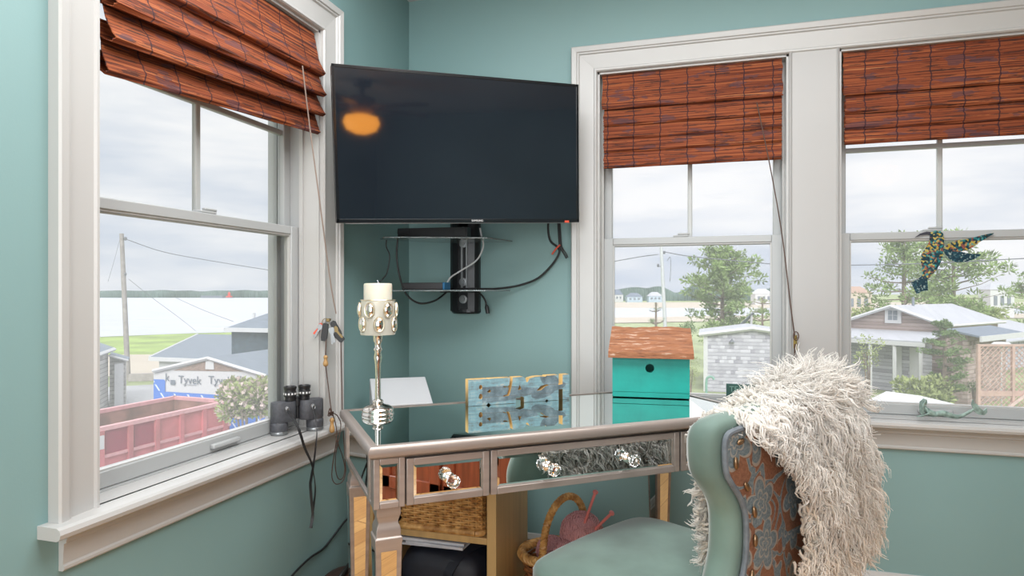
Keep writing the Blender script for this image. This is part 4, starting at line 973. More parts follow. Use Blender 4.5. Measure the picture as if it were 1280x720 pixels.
bo_ = b.build('body', M['verdigris'], r, True)
rm = bo_.modifiers.new('remesh', 'REMESH'); rm.mode = 'VOXEL'; rm.voxel_size = .0011; rm.use_smooth_shade = True
b = MB(); b.tube([zmin(p, .004) for p in (Fg(1155.5, 498.5, .002), Fg(1152, 503, .003), Fg(1151.5, 509, .002), Fg(1151.5, 515, .001), Fg(1154, 519))], [.004, .0068, .0062, .0055, .003], 12); b.tube([zmin(p, .003) for p in (Fg(1158, 499.5, -.006), Fg(1154, 506, -.010), Fg(1153.5, 514, -.010), Fg(1155, 518, -.008))], [.003, .0042, .0042, .0025], 10); b.build('hair', M['verdigris'], r, True)

q = NT('glitter mosaic'); v = q.coord(); vo = q.n('ShaderNodeTexVoronoi'); vo.inputs['Scale'].default_value = 150; q.l(v, vo.inputs['Vector']); h_ = q.xyz(vo.outputs['Color'])
zz = q.noise(v, 14, 2)
c = q.ramp(h_[0]*.55+zz*.45, [(.2, (.008, .025, .035)), (.42, (.01, .06, .08)), (.52, (.03, .28, .30)), (.58, (.45, .30, .03)), (.64, (.50, .42, .12)), (.70, (.32, .09, .06)), (.8, (.02, .05, .07))])
q.base(c); q.set(.3, .2); M['mosaic'] = q.m
q = NT('dark glitter'); v = q.coord(); vo = q.n('ShaderNodeTexVoronoi'); vo.inputs['Scale'].default_value = 260; q.l(v, vo.inputs['Vector']); h_ = q.xyz(vo.outputs['Color'])
q.base(q.ramp(h_[0], [(.5, (.008, .035, .055)), (.8, (.02, .09, .12)), (.93, (.30, .38, .36))])); q.set(.3, .2); M['mosaic2'] = q.m
HYY = .070
ho = ony(1165, 330, HYY)
r = empty('hummingbird_suncatcher', ho, 0, 'glittery mosaic hummingbird hanging on the right hand window pane', 'suncatcher')
hm = lambda pts: [((ony(x, y, HYY)-ho).x, (ony(x, y, HYY)-ho).z) for x, y in pts]
MH = Matrix(((1, 0, 0, 0), (0, 0, -1, 0), (0, 1, 0, 0), (0, 0, 0, 1)))
Sm = lambda pts, k=4: [(p.x, p.y) for p in smoothpath([Vector((x, y, 0)) for x, y in pts]+[Vector((pts[0][0], pts[0][1], 0))], k)[:-1]]
shape_mesh('body', [hm(Sm([(1163, 291), (1168, 288.5), (1175, 289), (1179, 293), (1180, 305), (1179, 316), (1176, 327), (1170, 338), (1163, 345), (1159, 349), (1153, 345), (1152, 333), (1151, 322), (1155, 312), (1161, 303)]))], .002, [M['mosaic']], MH, r)
shape_mesh('tail', [hm([(1153, 344), (1159, 348), (1160, 363), (1152, 364), (1146, 368), (1142, 360), (1138.5, 353), (1147, 349)])], .0018, [M['mosaic2']], MH, r)
shape_mesh('wing', [hm(Sm([(1178, 310), (1187, 304), (1199, 300), (1212, 298), (1228, 294), (1242, 291.5), (1232, 298), (1222, 304), (1212, 311), (1203, 314), (1192, 314)]))], .0018, [M['mosaic']], MH @ Matrix.Translation((0, 0, .002)), r)
shape_mesh('wing', [hm(Sm([(1178, 311), (1188, 311), (1199, 314), (1211, 317), (1226, 318), (1217, 324), (1205, 327.5), (1192, 327), (1183, 320)]))], .0018, [M['mosaic2']], MH, r)
shape_mesh('beak', [hm([(1166, 290), (1165, 294), (1159, 293), (1151, 294), (1143.5, 297), (1150, 292), (1158, 289.5)])], .0018, [mat('dark bird bill', (.03, .03, .045), .4)], MH, r)
b = MB(); b.lathe([(.007, 0), (.006, .004), (.003, .008), (.003, .012)], 16, M=Matrix.Rotation(-PI/2, 4, 'X')); o = b.build('suction_cup', M['pane'], r, True); o.location = (.009, .002, .0)

gs = ony(908, 497, -.005)
r = empty('green_sign', (gs.x, -.004, .6905), math.radians(2), 'small dark green lettered sign standing on the back window sill behind the chair', 'sign')
q = NT('dark green board'); q.base(q.ramp(q.noise(q.coord(), 20, 3), [(.3, (.025, .085, .075)), (.7, (.04, .12, .105))])); q.set(.5)
b = MB(); b.box((0, 0, 0), (.175, .012, .103)); b.build('board', q.m, r, bevel=.001)
MT = lambda x, z: Matrix(((1, 0, 0, x), (0, 0, -1, -.0008), (0, 1, 0, z), (0, 0, 0, 1)))
lt_ = mat('pale green lettering', (.22, .40, .35), .6)
text_mesh('lettering', 'TEE', .030, lt_, MT(.010, .083), r, .0005, 'LEFT'); text_mesh('lettering', 'NOTH', .030, lt_, MT(.082, .083), r, .0005, 'LEFT')
# ------------------------------------------------------------------ outdoors
GZ = -4.0
G = {}
def gm(n, c, **k): G[n] = mat(n, c, k.pop('rough', .8), **k); return G[n]
gm('dune grass', (.36, .42, .20), var=.35, sc=.6); gm('lawn green', (.30, .42, .08), var=.35, sc=.25); gm('pale sand', (.60, .52, .42), var=.06, sc=.2); gm('asphalt pale', (.52, .52, .54), var=.08, sc=.5)
gm('white siding', (.74, .74, .75), var=.03); gm('slate shingles', (.22, .26, .32), var=.12, sc=1.5, stretch=(1, 6, 6)); gm('dark blue wrap', (.060, .095, .13), var=.3, sc=5)
gm('brown shakes', (.33, .23, .19), var=.3, sc=5, stretch=(1, 1, 5)); gm('pale metal roof', (.56, .57, .61), var=.08, sc=1, stretch=(4, .3, 1)); gm('dark window', (.25, .28, .32), var=.1)
gm('dumpster red', (.62, .17, .19), var=.25, sc=1.5); gm('dumpster inside', (.33, .17, .14), var=.4, sc=2); gm('weathered post', (.42, .38, .36), var=.2, sc=4); gm('wire dark', (.22, .23, .26)); gm('galvanised pole', (.72, .74, .76), var=.05)
gm('foliage green', (.20, .30, .11), var=.45, sc=1.2); gm('pine green', (.29, .40, .14), var=.45, sc=.9); gm('yellow green', (.38, .44, .18), var=.35, sc=2); gm('blossom', (.78, .62, .60), var=.2, sc=6); gm('bark', (.26, .20, .16), var=.3, sc=6); gm('far trees', (.15, .21, .19), var=.35, sc=.05); gm('pale blue siding', (.55, .66, .76), var=.05); gm('cedar lattice', (.58, .40, .34), var=.15, sc=3); gm('lattice grey', (.5, .46, .45), var=.1)
def shingles(name, c1, c2, s=1.0):
    q = NT(name); v = q.coord(); x, y, z = q.xyz(v); row = (z*5.5*s).floor(); u = (x+y)*4.5*s+row*.47
    f = q.noise(q.comb(u.floor(), row*3.3), 1, 0); edge = ((z*5.5*s).frac()).lt(.16)
    q.base(q.mix(edge*.6, q.ramp(f, [(.3, c1), (.7, c2)]), tuple(k*.45 for k in c1))); q.set(.8); G[name] = q.m
shingles('grey cedar shingles', (.34, .33, .38), (.62, .61, .67)); shingles('brown cedar shingles', (.26, .19, .17), (.52, .42, .38)); shingles('grey stone shingles', (.40, .38, .37), (.66, .64, .62))
q = NT('bay water'); f = q.noise(q.scale(q.coord(), (.02, .12, 1)), 6, 4); q.base(q.ramp(f, [(.3, (.40, .42, .47)), (.7, (.50, .52, .57))])); q.set(.6); q.bump(f, .2, .3); G['bay water'] = q.m
def gpoly(name, pts, z, m, label=None, cat=None):
    vs = [onz(x, y, z) for x, y in pts]; me = bpy.data.meshes.new(name); me.from_pydata([tuple(p) for p in vs], [], [tuple(range(len(vs)))]); me.materials.append(m)
    o = bpy.data.objects.new(name, me); COL.objects.link(o); return struct(o)
b = MB(); b.quad((-900, -40, GZ), (900, -40, GZ), (900, 900, GZ), (-900, 900, GZ)); struct(b.build('ground', G['dune grass']))
b = MB(); vs = [onz(-900, 422, GZ+.03), onz(60, 424, GZ+.03), onz(150, 420, GZ+.03), onz(240, 416.5, GZ+.03), onz(340, 414, GZ+.03), onz(560, 414, GZ+.03), onz(560, 371.8, GZ+.03), onz(-900, 371.8, GZ+.03)]
b.add(vs, [tuple(range(8))]); struct(b.build('water', G['bay water']))
gpoly('ground_lawn', [(-300, 470), (60, 424.2), (150, 420.2), (240, 416.7), (420, 413), (420, 440), (240, 443), (130, 443.5), (60, 446)], GZ+.05, G['lawn green'])
gpoly('ground_sand', [(60, 446), (130, 443.3), (240, 442.8), (420, 440), (420, 468), (160, 469), (60, 475)], GZ+.06, G['pale sand'])
gpoly('ground_street', [(-400, 720), (-100, 500), (60, 488), (200, 480), (420, 480), (700, 700)], GZ+.05, G['asphalt pale'])
gpoly('beach', [(600, 377.8), (2200, 377.8), (2200, 386), (600, 386)], GZ+.05, G['pale sand'])
gpoly('water_inlet', [(600, 385), (2200, 385), (2200, 389), (1020, 393), (600, 399.6)], GZ+.07, G['bay water'])
gpoly('beach_sand', [(600, 399.2), (1020, 392.8), (2200, 388.8), (2200, 393), (1020, 399), (600, 407)], GZ+.08, G['pale sand'])
def treeline(name, x0, x1, ybase, h0, h1, Z, label):
    rr = random.Random(int(x0)); P0, P1 = at(x0, ybase, Z), at(x1, ybase, Z); n_ = int((P1-P0).length/(Z*.0035)); b = MB(); zb = min(P0.z, GZ)
    for i in range(n_):
        p = P0.lerp(P1, i/n_); p.z = GZ; k = Z/808; r_ = k*rr.uniform(2.5, 4.5); hh = (h0+(h1-h0)*(.5+.5*mnoise.noise(Vector((i*.11, 1, 2)))))*k
        rg = []
        for t, w in ((0, 1.0), (.4, 1.1), (.75, .8), (1, .25)): rg.append([p+R_*(math.cos(a)*r_*w)+D_*(math.sin(a)*r_*w)+UP*hh*t for a in [2*PI*j/7 for j in range(7)]])
        b.loft(rg)
    return tag(b.build(name, G['far trees'], None, True), label, 'trees', None, 'stuff')
treeline('far_treeline', -120, 560, 371, 7, 11, 455, 'long low wooded shore across the bay')
treeline('far_woods', 755, 985, 378, 8, 24, 320, 'belt of trees behind the distant beach houses, middle window')
b = MB(); p = at(266, 372.5, 440); b.box((-9, -1, 0), (9, 1, 1.6), M=Matrix.Translation((p.x, p.y, GZ))); tag(b.build('breakwater', G['dark window']), 'thin dark breakwater far out on the bay', 'breakwater')
p = at(286.5, 371.5, 436); p.z = GZ
r = empty('channel_marker', p, 0, 'tiny red beacon at the end of the far breakwater', 'beacon'); b = MB(); b.lathe([(2.2, 0), (2.0, 1.4), (.9, 1.5), (.9, 3.2), (.2, 4.2)], 12); b.build('tower', mat('beacon red', (.75, .10, .08)), r); b = MB(); b.lathe([(3, 0), (3, .5)], 12); b.build('base', G['dark window'], r)

def pole(name, top, base, rad, label, m, arms):
    r = empty(name, base, 0, label, 'utility pole'); b = MB(); b.tube([Vector((0, 0, 0)), (top-base)*.5, top-base], [rad, rad*.9, rad*.75], 12); b.build('shaft', m, r, True)
    for d, z in arms:
        b = MB(); b.lathe([(.05, -.05), (.06, 0), (.09, .08), (.05, .16)], 10, c=(top-base)+UP*z+R_*d); b.tube([(top-base)+UP*z, (top-base)+UP*z+R_*d], .03, 6); b.build('insulator', G['wire dark'], r)
    return r
bp = onz(160, 475, GZ); Zp = (bp-CAM).dot(D_); pole('utility_pole', at(152, 292, Zp), bp, .15, 'weathered wooden utility pole outside the left window', G['weathered post'], [(.22, -.35), (.2, -2.4)])
def wire(pts, label, rad=.024, sag=0):
    b = MB(); b.tube(smoothpath(pts, 5), rad, 5); return tag(b.build('street_wire', G['wire dark']), label, 'wire')
wire([at(157.5, 299, Zp), at(205, 315, Zp+1), at(270, 327, Zp+2), at(345, 339, Zp+3)], 'dark overhead wire running right from the top of the left utility pole')
wire([at(161, 349, Zp), at(190, 372, Zp+3), at(225, 398, Zp+4), at(245, 414, Zp+3)], 'thin service wire dropping from the left pole towards the grey roof', .012)
wire([at(149.5, 300, Zp), at(143, 325, Zp-1), at(135, 352, Zp-2)], 'thin guy wire hanging left of the left utility pole', .010)
wire([at(215, 370, Zp+3), at(255, 388, Zp+5), at(292, 402, Zp+8)], 'thin service wire reaching the dark blue house', .012)

def slab(b, a, c, d, e, t): b.add([a, c, d, e]+[p-UP*t for p in (a, c, d, e)], [(0, 1, 2, 3), (7, 6, 5, 4), (0, 4, 5, 1), (1, 5, 6, 2), (2, 6, 7, 3), (3, 7, 4, 0)])
Lp = lambda p, o: Vector(p)-o
# house under construction
ap0 = at(262, 445.5, 24); gy = ap0.y; o_ = Vector((ap0.x, gy, GZ)); r = empty('wrapped_house', o_, 0, 'low gabled building wrapped in white Tyvek sheeting behind the red dumpster', 'house')
Y_ = lambda x, y, d=0: ony(x, y, gy-d)-o_
A_, Lf, Rt = Y_(262, 446.5), Y_(197, 463), Y_(331, 466.5); ez = (Lf.z+Rt.z)/2; Lf.z = Rt.z = ez; DP = 5.5
bk = Vector((0, DP, 0))
b = MB(); wl, wr = Y_(192, 470).x, Rt.x-.05
b.add([(wl, 0, 0), (wr, 0, 0), (wr, 0, ez), (A_.x, 0, A_.z-.04), (wl, 0, ez-.04), (wl, DP, 0), (wr, DP, 0), (wr, DP, ez), (A_.x, DP, A_.z-.04), (wl, DP, ez-.04)], [(0, 1, 2, 3, 4), (9, 8, 7, 6, 5), (0, 4, 9, 5), (1, 6, 7, 2)]); b.build('wall', G['white siding'], r)
b = MB(); fo_ = Vector((0, -.09, 0)); slab(b, A_+fo_, Lf+fo_+Vector((-.12, 0, -.02)), Lf+bk+Vector((-.12, 0, -.02)), A_+bk, .10); slab(b, Rt+fo_+Vector((.12, 0, -.02)), A_+fo_, A_+bk, Rt+bk+Vector((.12, 0, -.02)), .10); b.build('roof', G['slate shingles'], r)
b = MB(); 
for s_, e_ in ((A_, Lf), (A_, Rt)): 
    e_ = e_+Vector((-.12 if e_.x < A_.x else .12, 0, -.02)); b.tube([s_+Vector((0, -.10, -.03)), e_+Vector((0, -.10, -.03))], .07, 4)
b.build('rake_board', G['white siding'], r)
b = MB(); b.add([Y_(216, 463, .02), Y_(313, 464.5, .02), Y_(262, 450, .02)], [(0, 1, 2)]); b.build('gable_siding', G['brown shakes'], r)
b = MB(); b.add([Y_(257, 451, .05), Y_(267, 451, .05), Y_(267.5, 462, .05), Y_(256.5, 461.5, .05)], [(0, 1, 2, 3)]); b.build('gable_vent', G['white siding'], r)
q = NT('blue printed sheathing'); x, y, z = q.xyz(q.coord()); st = ((x*1.6+z*1.3).frac()).lt(.13)*((z*3.2).frac().gt(.25)); q.base(q.mix(st*.8, (.07, .20, .62), (.8, .85, .9))); G['bluewrap'] = q.m
b = MB(); b.quad(Y_(206, 489.5, .03), Y_(331, 497, .03), Y_(331, 540, .03), Y_(206, 540, .03)); b.quad(Y_(192, 474, .031), Y_(206.5, 474.5, .031), Y_(206.5, 540, .031), Y_(192, 540, .031)); b.quad(Y_(319, 481, .032), Y_(331, 481, .032), Y_(331, 500, .032), Y_(319, 500, .032)); b.build('blue_sheathing', G['bluewrap'], r)
ink = mat('grey wrap print', (.20, .23, .28), .6)
for x, t, s_ in ((237, 'Tyvek', 1), (275, 'Tyvek', 1), (311, 'Tyvek', 1)):
    p = Y_(x, 475.5+(x-237)*.012, .04); Mt = Matrix(((1, 0, 0, p.x), (0, 0, -1, p.y), (0, 1, 0, p.z), (0, 0, 0, 1))); text_mesh('wrap_lettering', t, .43, ink, Mt, r, .003)
    p = Y_(x, 480.5+(x-237)*.012, .04); b = MB(); b.box((p.x-.32, p.y-.003, p.z-.018), (p.x+.32, p.y, p.z+.018)); b.build('wrap_small_print', mat('faint print', (.55, .57, .62)), r)
p = Y_(209, 472, .04); text_mesh('wrap_lettering', 'k', .43, ink, Matrix(((1, 0, 0, p.x), (0, 0, -1, p.y), (0, 1, 0, p.z), (0, 0, 0, 1))), r, .003)
p = Y_(216, 478, .04); b = MB(); b.box((p.x-.11, p.y-.003, p.z-.09), (p.x+.11, p.y, p.z+.09)); b.build('wrap_stamp', ink, r)
# grey roofed building behind
e0 = at(187, 446, 36); ye = e0.y; o_ = Vector((e0.x, ye, GZ)); r = empty('grey_roofed_house', o_, 0, 'low building with a wide slate grey hip roof behind the white wrapped one', 'house')
ez = e0.z-GZ; rp = ony(247, 417.5, ye+5)-o_; Wd = (ony(350, 440, ye)-o_).x
b = MB(); b.add([(0, 0, ez), (Wd, 0, ez), (Wd, 5, rp.z), (rp.x, 5, rp.z), (0, 9, ez), (Wd, 9, ez)], [(0, 1, 2, 3), (0, 3, 4), (4, 3, 2, 5)]); b.build('roof', G['slate shingles'], r)
b = MB(); b.box((-.03, -.05, ez-.22), (Wd, .05, ez)); b.box((-.05, 0, ez-.22), (.03, 9, ez)); b.tube([Vector((0, -.02, ez)), Vector(rp)], .05, 4); b.build('fascia', G['white siding'], r)
b = MB(); b.box((.35, .3, 0), (Wd-.1, 8.7, ez-.1)); b.add([(Wd-.1, .3, ez-.1), (Wd-.1, 8.7, ez-.1), (Wd-.1, 5, rp.z-.05)], [(0, 1, 2)]); b.build('wall', G['white siding'], r)
# dark blue house
w0 = at(289.5, 411, 30.6); yb = w0.y; o_ = Vector((w0.x, yb, GZ)); r = empty('dark_blue_house', o_, 0, 'dark blue walled house with a hipped grey roof, right side of left window', 'house')
ez = w0.z-GZ+.05; Wd = 14; rz_ = (ony(340, 384, yb+2.8)-o_)
b = MB(); b.box((0, 0, 0), (Wd, 3, ez)); b.build('wall', G['dark blue wrap'], r)
ol_ = ony(283, 408.5, yb-.3)-o_; 
b = MB(); x0 = ol_.x; hgt = 1.15; b.add([(x0, -.4, ez), (Wd, -.4, ez), (Wd-2.5, 1.5, ez+hgt), (2.5, 1.5, ez+hgt), (x0, 3.4, ez), (Wd, 3.4, ez)], [(0, 1, 2, 3), (0, 3, 4), (4, 3, 2, 5), (1, 5, 2), (0, 4, 5, 1)]); b.build('roof', G['slate shingles'], r)
b = MB(); b.box((x0-.03, -.45, ez-.16), (Wd, -.36, ez+.03)); b.build('fascia', G['white siding'], r)
pv = ony(317.5, 402, yb+.6)-o_; b = MB(); b.tube([pv-UP*.1, pv+UP*.42], .07, 10); b.build('vent_pipe', G['white siding'], r)
# shingled shed at the left edge
o_ = at(120, 470, 27); o_.z = GZ; r = empty('stone_grey_shed', o_, 0, 'grey shingled shed with a white door panel at the left edge of the left window', 'shed')
Q = lambda x, y, Z: at(x, y, Z)-o_
fl_ = lambda p: Vector((p.x, p.y, 0))
e1_, e2_ = Q(143, 434.5, 28.5), Q(96, 451, 24); r1_, r2_ = Q(119, 426, 31), Q(70, 420, 27)
b = MB(); slab(b, e2_, e1_, r1_, r2_, .06); k1, k2, k3 = Q(136, 443.5, 28.0), Q(160, 450, 28.6), Q(162, 446, 30.5); slab(b, k1, k2, k3, Q(140, 440, 30), .05); b.build('roof', G['slate shingles'], r)
ci = (e1_+e2_+r1_+r2_)*.25
wi = lambda p, d: p+(Vector((ci.x, ci.y, p.z))-p).normalized()*d-UP*.08
W4 = [wi(p, .25) for p in (e2_, e1_, r1_, r2_)]
b = MB(); b.loft([[fl_(p) for p in W4], W4]); g1, g2, g3 = Q(137, 446, 28.3), Q(157, 452, 28.9), Q(158, 449, 30.5); g4 = Q(140, 443, 30); b.loft([[fl_(p) for p in (g1, g2, g3, g4)], [g1, g2, g3, g4]]); b.build('wall', G['grey stone shingles'], r)
b = MB(); b.tube([e2_-UP*.07, e1_-UP*.07], .09, 4); b.tube([k1-UP*.03, k2-UP*.03], .05, 4); b.build('rake_board', G['white siding'], r)
b = MB(); d1, d2 = Q(143, 455, 28.25), Q(154.5, 453.5, 28.6); b.quad(fl_(d1), fl_(d2), d2, d1); b.build('door', G['white siding'], r)
p0, p1 = onz(160, 477, GZ), onz(200, 476, GZ); b = MB(); b.loft([[p+Vector((0, dy, dz)) for dy, dz in ((0, 0), (.4, 0), (.35, .42), (.05, .42))] for p in (p0, p1)]); tag(b.build('low_wall', G['weathered post']), 'low grey wall at the edge of the sand behind the left pole', 'wall')
# dumpster
d0 = onz(287, 502, -2.5); r = empty('red_dumpster', Vector((d0.x, d0.y, GZ)), math.radians(-3.9), 'large faded red roll-off dumpster below the left window', 'dumpster')
DL, DWd, DH = 7.2, 2.4, 1.5
b = MB(); b.box((-.05, -DL, .15), (0, 0, DH)); b.box((-DWd, -DL, .15), (-DWd+.05, 0, DH)); b.box((-DWd, -.05, .15), (0, 0, DH)); b.box((-DWd, -DL, .15), (0, -DL+.05, DH)); b.box((-DWd, -DL, .12), (0, 0, .2)); b.build('bin_walls', G['dumpster red'], r)
b = MB(); b.box((-DWd+.05, -DL+.05, .2), (-DWd+.07, -.05, DH-.02)); b.box((-DWd+.05, -.07, .2), (-.05, -.05, DH-.02)); b.box((-DWd+.05, -DL+.05, .2), (-.05, -.05, .55)); b.build('rusty_lining', G['dumpster inside'], r)
b = MB(); b.box((-.09, -DL, DH-.06), (.07, .06, DH+.05)); b.box((-DWd-.07, -DL, DH-.06), (-DWd+.09, .06, DH+.05)); b.box((-DWd, -.08, DH-.06), (0, .07, DH+.05)); b.build('top_rail', mat('pale pink rail', (.80, .42, .44), .7), r)
for k in range(9): 
    b = MB(); y = -.25-k*.85; b.box((0, y-.07, .15), (.09, y+.07, DH-.05)); b.build('rib', G['dumpster red'], r)
b = MB(); b.box((.0, -DL, .72), (.06, 0, .80)); b.box((0, -DL, .15), (.1, 0, .28)); b.build('side_rail', mat('pale pink rail', (.76, .36, .38), .7), r)
b = MB(); b.box((.092, -5.0, .98), (.10, -4.45, 1.34)); b.build('placard', G['white siding'], r)
b = MB(); b.box((.004, -4.35, .78), (.012, -3.7, DH-.07)); b.box((.004, -3.5, .78), (.012, -2.85, DH-.07)); b.build('dark_patch', mat('dark red patch', (.36, .04, .085), .7), r)
# foliage builders
def leaves(b, c, r_, n_, L, w, rr, sq=1.0, mi=0):
    for _ in range(n_):
        d = Vector((rr.gauss(0, 1), rr.gauss(0, 1), rr.gauss(0, 1))).normalized(); p = c+Vector((d.x, d.y, d.z*sq))*r_*rr.random()**.45
        a = (d+Vector((rr.uniform(-.8, .8), rr.uniform(-.8, .8), rr.uniform(-.3, .9)))).normalized(); s_ = a.orthogonal().normalized(); s_ = Matrix.Rotation(rr.uniform(0, 6.3), 3, a) @ s_
        b.quad(p-s_*w*.5, p+a*L*.5-s_*w, p+a*L, p+a*L*.5+s_*w, mi)
def pine(px, ytop, Z, hw, label, seed, bare=.15, m='pine green', name='pine_tree', dens=1.0, whorls=11, cat='tree', group=None):
    rr = random.Random(seed); base = at(px, 400, Z); base.z = GZ; Ht = at(px, ytop, Z).z-GZ; k = Z/808; W = hw*k
    r = empty(name, base, rr.random()*6, label, cat, group)
    b = MB(); b.tube([Vector((mnoise.noise(Vector((i, seed, 0)))*.12, mnoise.noise(Vector((i, seed, 9)))*.12, Ht*i/8)) for i in range(9)], [Ht*.022*(1-.085*i)+.02 for i in range(9)], 8)
    f = MB()
    for i in range(whorls):
        t = bare+(1-bare)*(i+.3)/whorls; prof = (math.sin(PI*min(1, (1-t)*.85+.12))**.8)*(1-.25*t)
        for j in range(rr.choice((4, 5, 5, 6))):
            az = rr.uniform(0, 2*PI); L = W*prof*rr.uniform(.5, 1.25); st = Vector((0, 0, Ht*t)); dr = Vector((math.cos(az), math.sin(az), rr.uniform(.05, .4)))
            en = st+dr*L; b.tube([st, st.lerp(en, .5)-UP*L*.06, en], [.05, .03, .012], 5)
            for q_ in (.45, .72, 1.0):
                if rr.random() < .85: leaves(f, st.lerp(en, q_)+UP*.08, W*.115*rr.uniform(.7, 1.3), int(26*dens), W*.11, W*.018, rr, .7)
    leaves(f, Vector((0, 0, Ht*.97)), W*.14, int(40*dens), W*.14, W*.02, rr, 1.2)
    b.build('trunk', G['bark'], r, True); f.build('foliage', G[m], r)
    return r
def bush(px, py, Z, hw, hh, label, seed, m='foliage green', n_=900, name='shrub', L=None, second=None, flat=1):
    rr = random.Random(seed); c = at(px, py, Z); base = Vector((c.x, c.y, GZ)); k = Z/808; W, H = hw*k, hh*k; r = empty(name, base, 0, label, 'shrub')
    f = MB(); L = L or W*.16; cz = c.z-GZ
    for i in range(14):
        p = Vector((rr.uniform(-.62, .62)*W, rr.uniform(-.5, .5)*W, cz+rr.uniform(-.6, .6)*H)); leaves(f, p, W*.38, n_//14, L, L*.28, rr, min(1, H/W), 0)
        if second: leaves(f, p, W*.40, n_//18, L*.8, L*.35, rr, min(1, H/W), 1)
    b = MB()
    for i in range(5): b.tube([Vector((rr.uniform(-.1, .1)*W, rr.uniform(-.1, .1)*W, 0)), Vector((rr.uniform(-.4, .4)*W, rr.uniform(-.3, .3)*W, max(.3, cz)))], [.05, .02], 5)
    b.build('stems', G['bark'], r); f.build('foliage', [G[m]]+([G[second]] if second else []), r); return r
bush(308, 503, 17.5, 40, 32, 'flowering shrub with pale pink blossom in front of the wrapped house', 5, 'yellow green', 2200, 'flowering_shrub', .16, 'blossom')

# middle window view
bp = onz(834, 462, GZ); Zq = (bp-CAM).dot(D_); pole('utility_pole', at(826.5, 308, Zq), bp, .13, 'pale utility pole rising behind the birdhouse roof', G['galvanised pole'], [(.2, -.45), (-.2, -1.3)])
wire([at(822.5, 318, Zq), at(800, 321, Zq+2), at(755, 329, Zq+5)], 'overhead wire running left from the middle window pole', .03)
wire([at(831.5, 315, Zq-.2), at(860, 320, Zq-3), at(920, 326, Zq-6), at(985, 331, Zq-6), at(1060, 331.5, Zq-6), at(1160, 329, Zq-5), at(1300, 322, Zq-9)], 'long overhead wire crossing from the middle window pole to the right window', .028)
wire([at(834, 326, Zq), at(838, 322, Zq-.4), at(838, 345, Zq-.5), at(837, 352, Zq-.3)], 'loose cable looped on the middle window pole', .018)
pine(903, 313, 42, 52, 'tall bushy pine in the centre of the middle window view', 21, .22, 'pine green', dens=1.9, whorls=13)
pine(953, 372, 46, 22, 'small young pine right of the tall pine and behind the grey shed', 24, .2, 'yellow green', whorls=6, dens=.8)
pine(820, 378, 37, 15, 'small scrubby pine seen left of the pole over the birdhouse roof', 26, .2, 'foliage green', whorls=5, dens=.7)
bush(863, 462, 30, 13, 30, 'bright green shrub between the birdhouse and the grey shed', 31, 'yellow green', 800)
bush(858, 410, 37, 14, 12, 'low green shrub under the tall pine', 32, 'foliage green', 700)
def farhouse(x0, x1, ytop, yb_, Z, m, label, roof, seed=0):
    a, c = at(x0, yb_, Z), at(x1, yb_, Z); k = Z/808; W = (x1-x0)*k; H = (yb_-ytop)*k; r = empty('beach_house', Vector((a.x, a.y, GZ)), TH, label, 'house', 'distant beach houses')
    b = MB(); b.box((0, 0, 0), (W, W*.7, H*.62+a.z-GZ)); b.build('wall', m, r); zb = H*.60+a.z-GZ; zt = H+a.z-GZ
    b = MB(); b.add([(-.03*W, -.03*W, zb), (1.03*W, -.03*W, zb), (.72*W, .35*W, zt), (.28*W, .35*W, zt), (-.03*W, .73*W, zb), (1.03*W, .73*W, zb)], [(0, 1, 2, 3), (0, 3, 4), (1, 5, 2), (5, 4, 3, 2)]); b.build('roof', roof, r)
    for i in range(3): 
        b = MB(); b.box((W*(.14+.28*i), -.08, zb*.45), (W*(.28+.28*i), .02, zb*.78)); b.build('window', G['dark window'], r)
    return r
farhouse(764, 779, 362, 378, 285, G['white siding'], 'white beach house at the far left of the middle window', G['slate shingles'])
farhouse(784, 803, 366, 378.5, 280, G['pale blue siding'], 'pale blue beach house across the sand, left of the pole', G['slate shingles'])
farhouse(811, 828, 365, 377.5, 280, G['pale blue siding'], 'house with large grey roof across the sand, nearest to the pole', G['pale metal roof'])
farhouse(944, 966, 361, 377, 230, G['white siding'], 'white house with dark windows at the right edge of the middle window', G['white siding'])
s0 = at(881, 480, 33); ys = s0.y; o_ = Vector((s0.x, ys, GZ)); r = empty('cedar_shed', o_, 0, 'grey cedar shingled shed with white roof trim outside the middle window', 'shed')
Ys = lambda x, y, d=0: ony(x, y, ys-d)-o_
LfE, PkE, RtE = Ys(880, 417.5), Ys(940, 410.5), Ys(1006, 413); RtE.z = LfE.z
b = MB(); pr = [Vector((0, 0, 0)), Vector((RtE.x, 0, 0)), RtE, PkE, LfE]; n_ = 5; b.add(pr+[p+Vector((0, 4, 0)) for p in pr], [tuple(range(5)), (9, 8, 7, 6, 5)]+[(i, (i+1) % n_, n_+(i+1) % n_, n_+i) for i in range(n_)]); b.build('wall', G['grey cedar shingles'], r)
b = MB(); sl_ = (PkE.z-LfE.z)/(PkE.x-LfE.x); Lo = LfE+Vector((-.25, -.2, -.25*sl_+.05)); Ro = RtE+Vector((.25, -.2, -.25*sl_+.05)); Po = PkE+Vector((0, -.2, .05)); bk = Vector((0, 4.4, 0)); slab(b, Po, Lo, Lo+bk, Po+bk, .05); slab(b, Ro, Po, Po+bk, Ro+bk, .05); b.build('roof', G['pale metal roof'], r)
b = MB(); b.tube([Lo-UP*.05, Po-UP*.05, Ro-UP*.05], .10, 4); b.box((-.06, -.06, 0), (.14, .02, LfE.z)); b.build('trim_board', G['white siding'], r)
p = Ys(915, 425, .1); b = MB(); b.lathe([(.14, 0), (.06, .1), (.02, .16)], 12, c=p-UP*.1); b.build('wall_lamp', G['wire dark'], r)
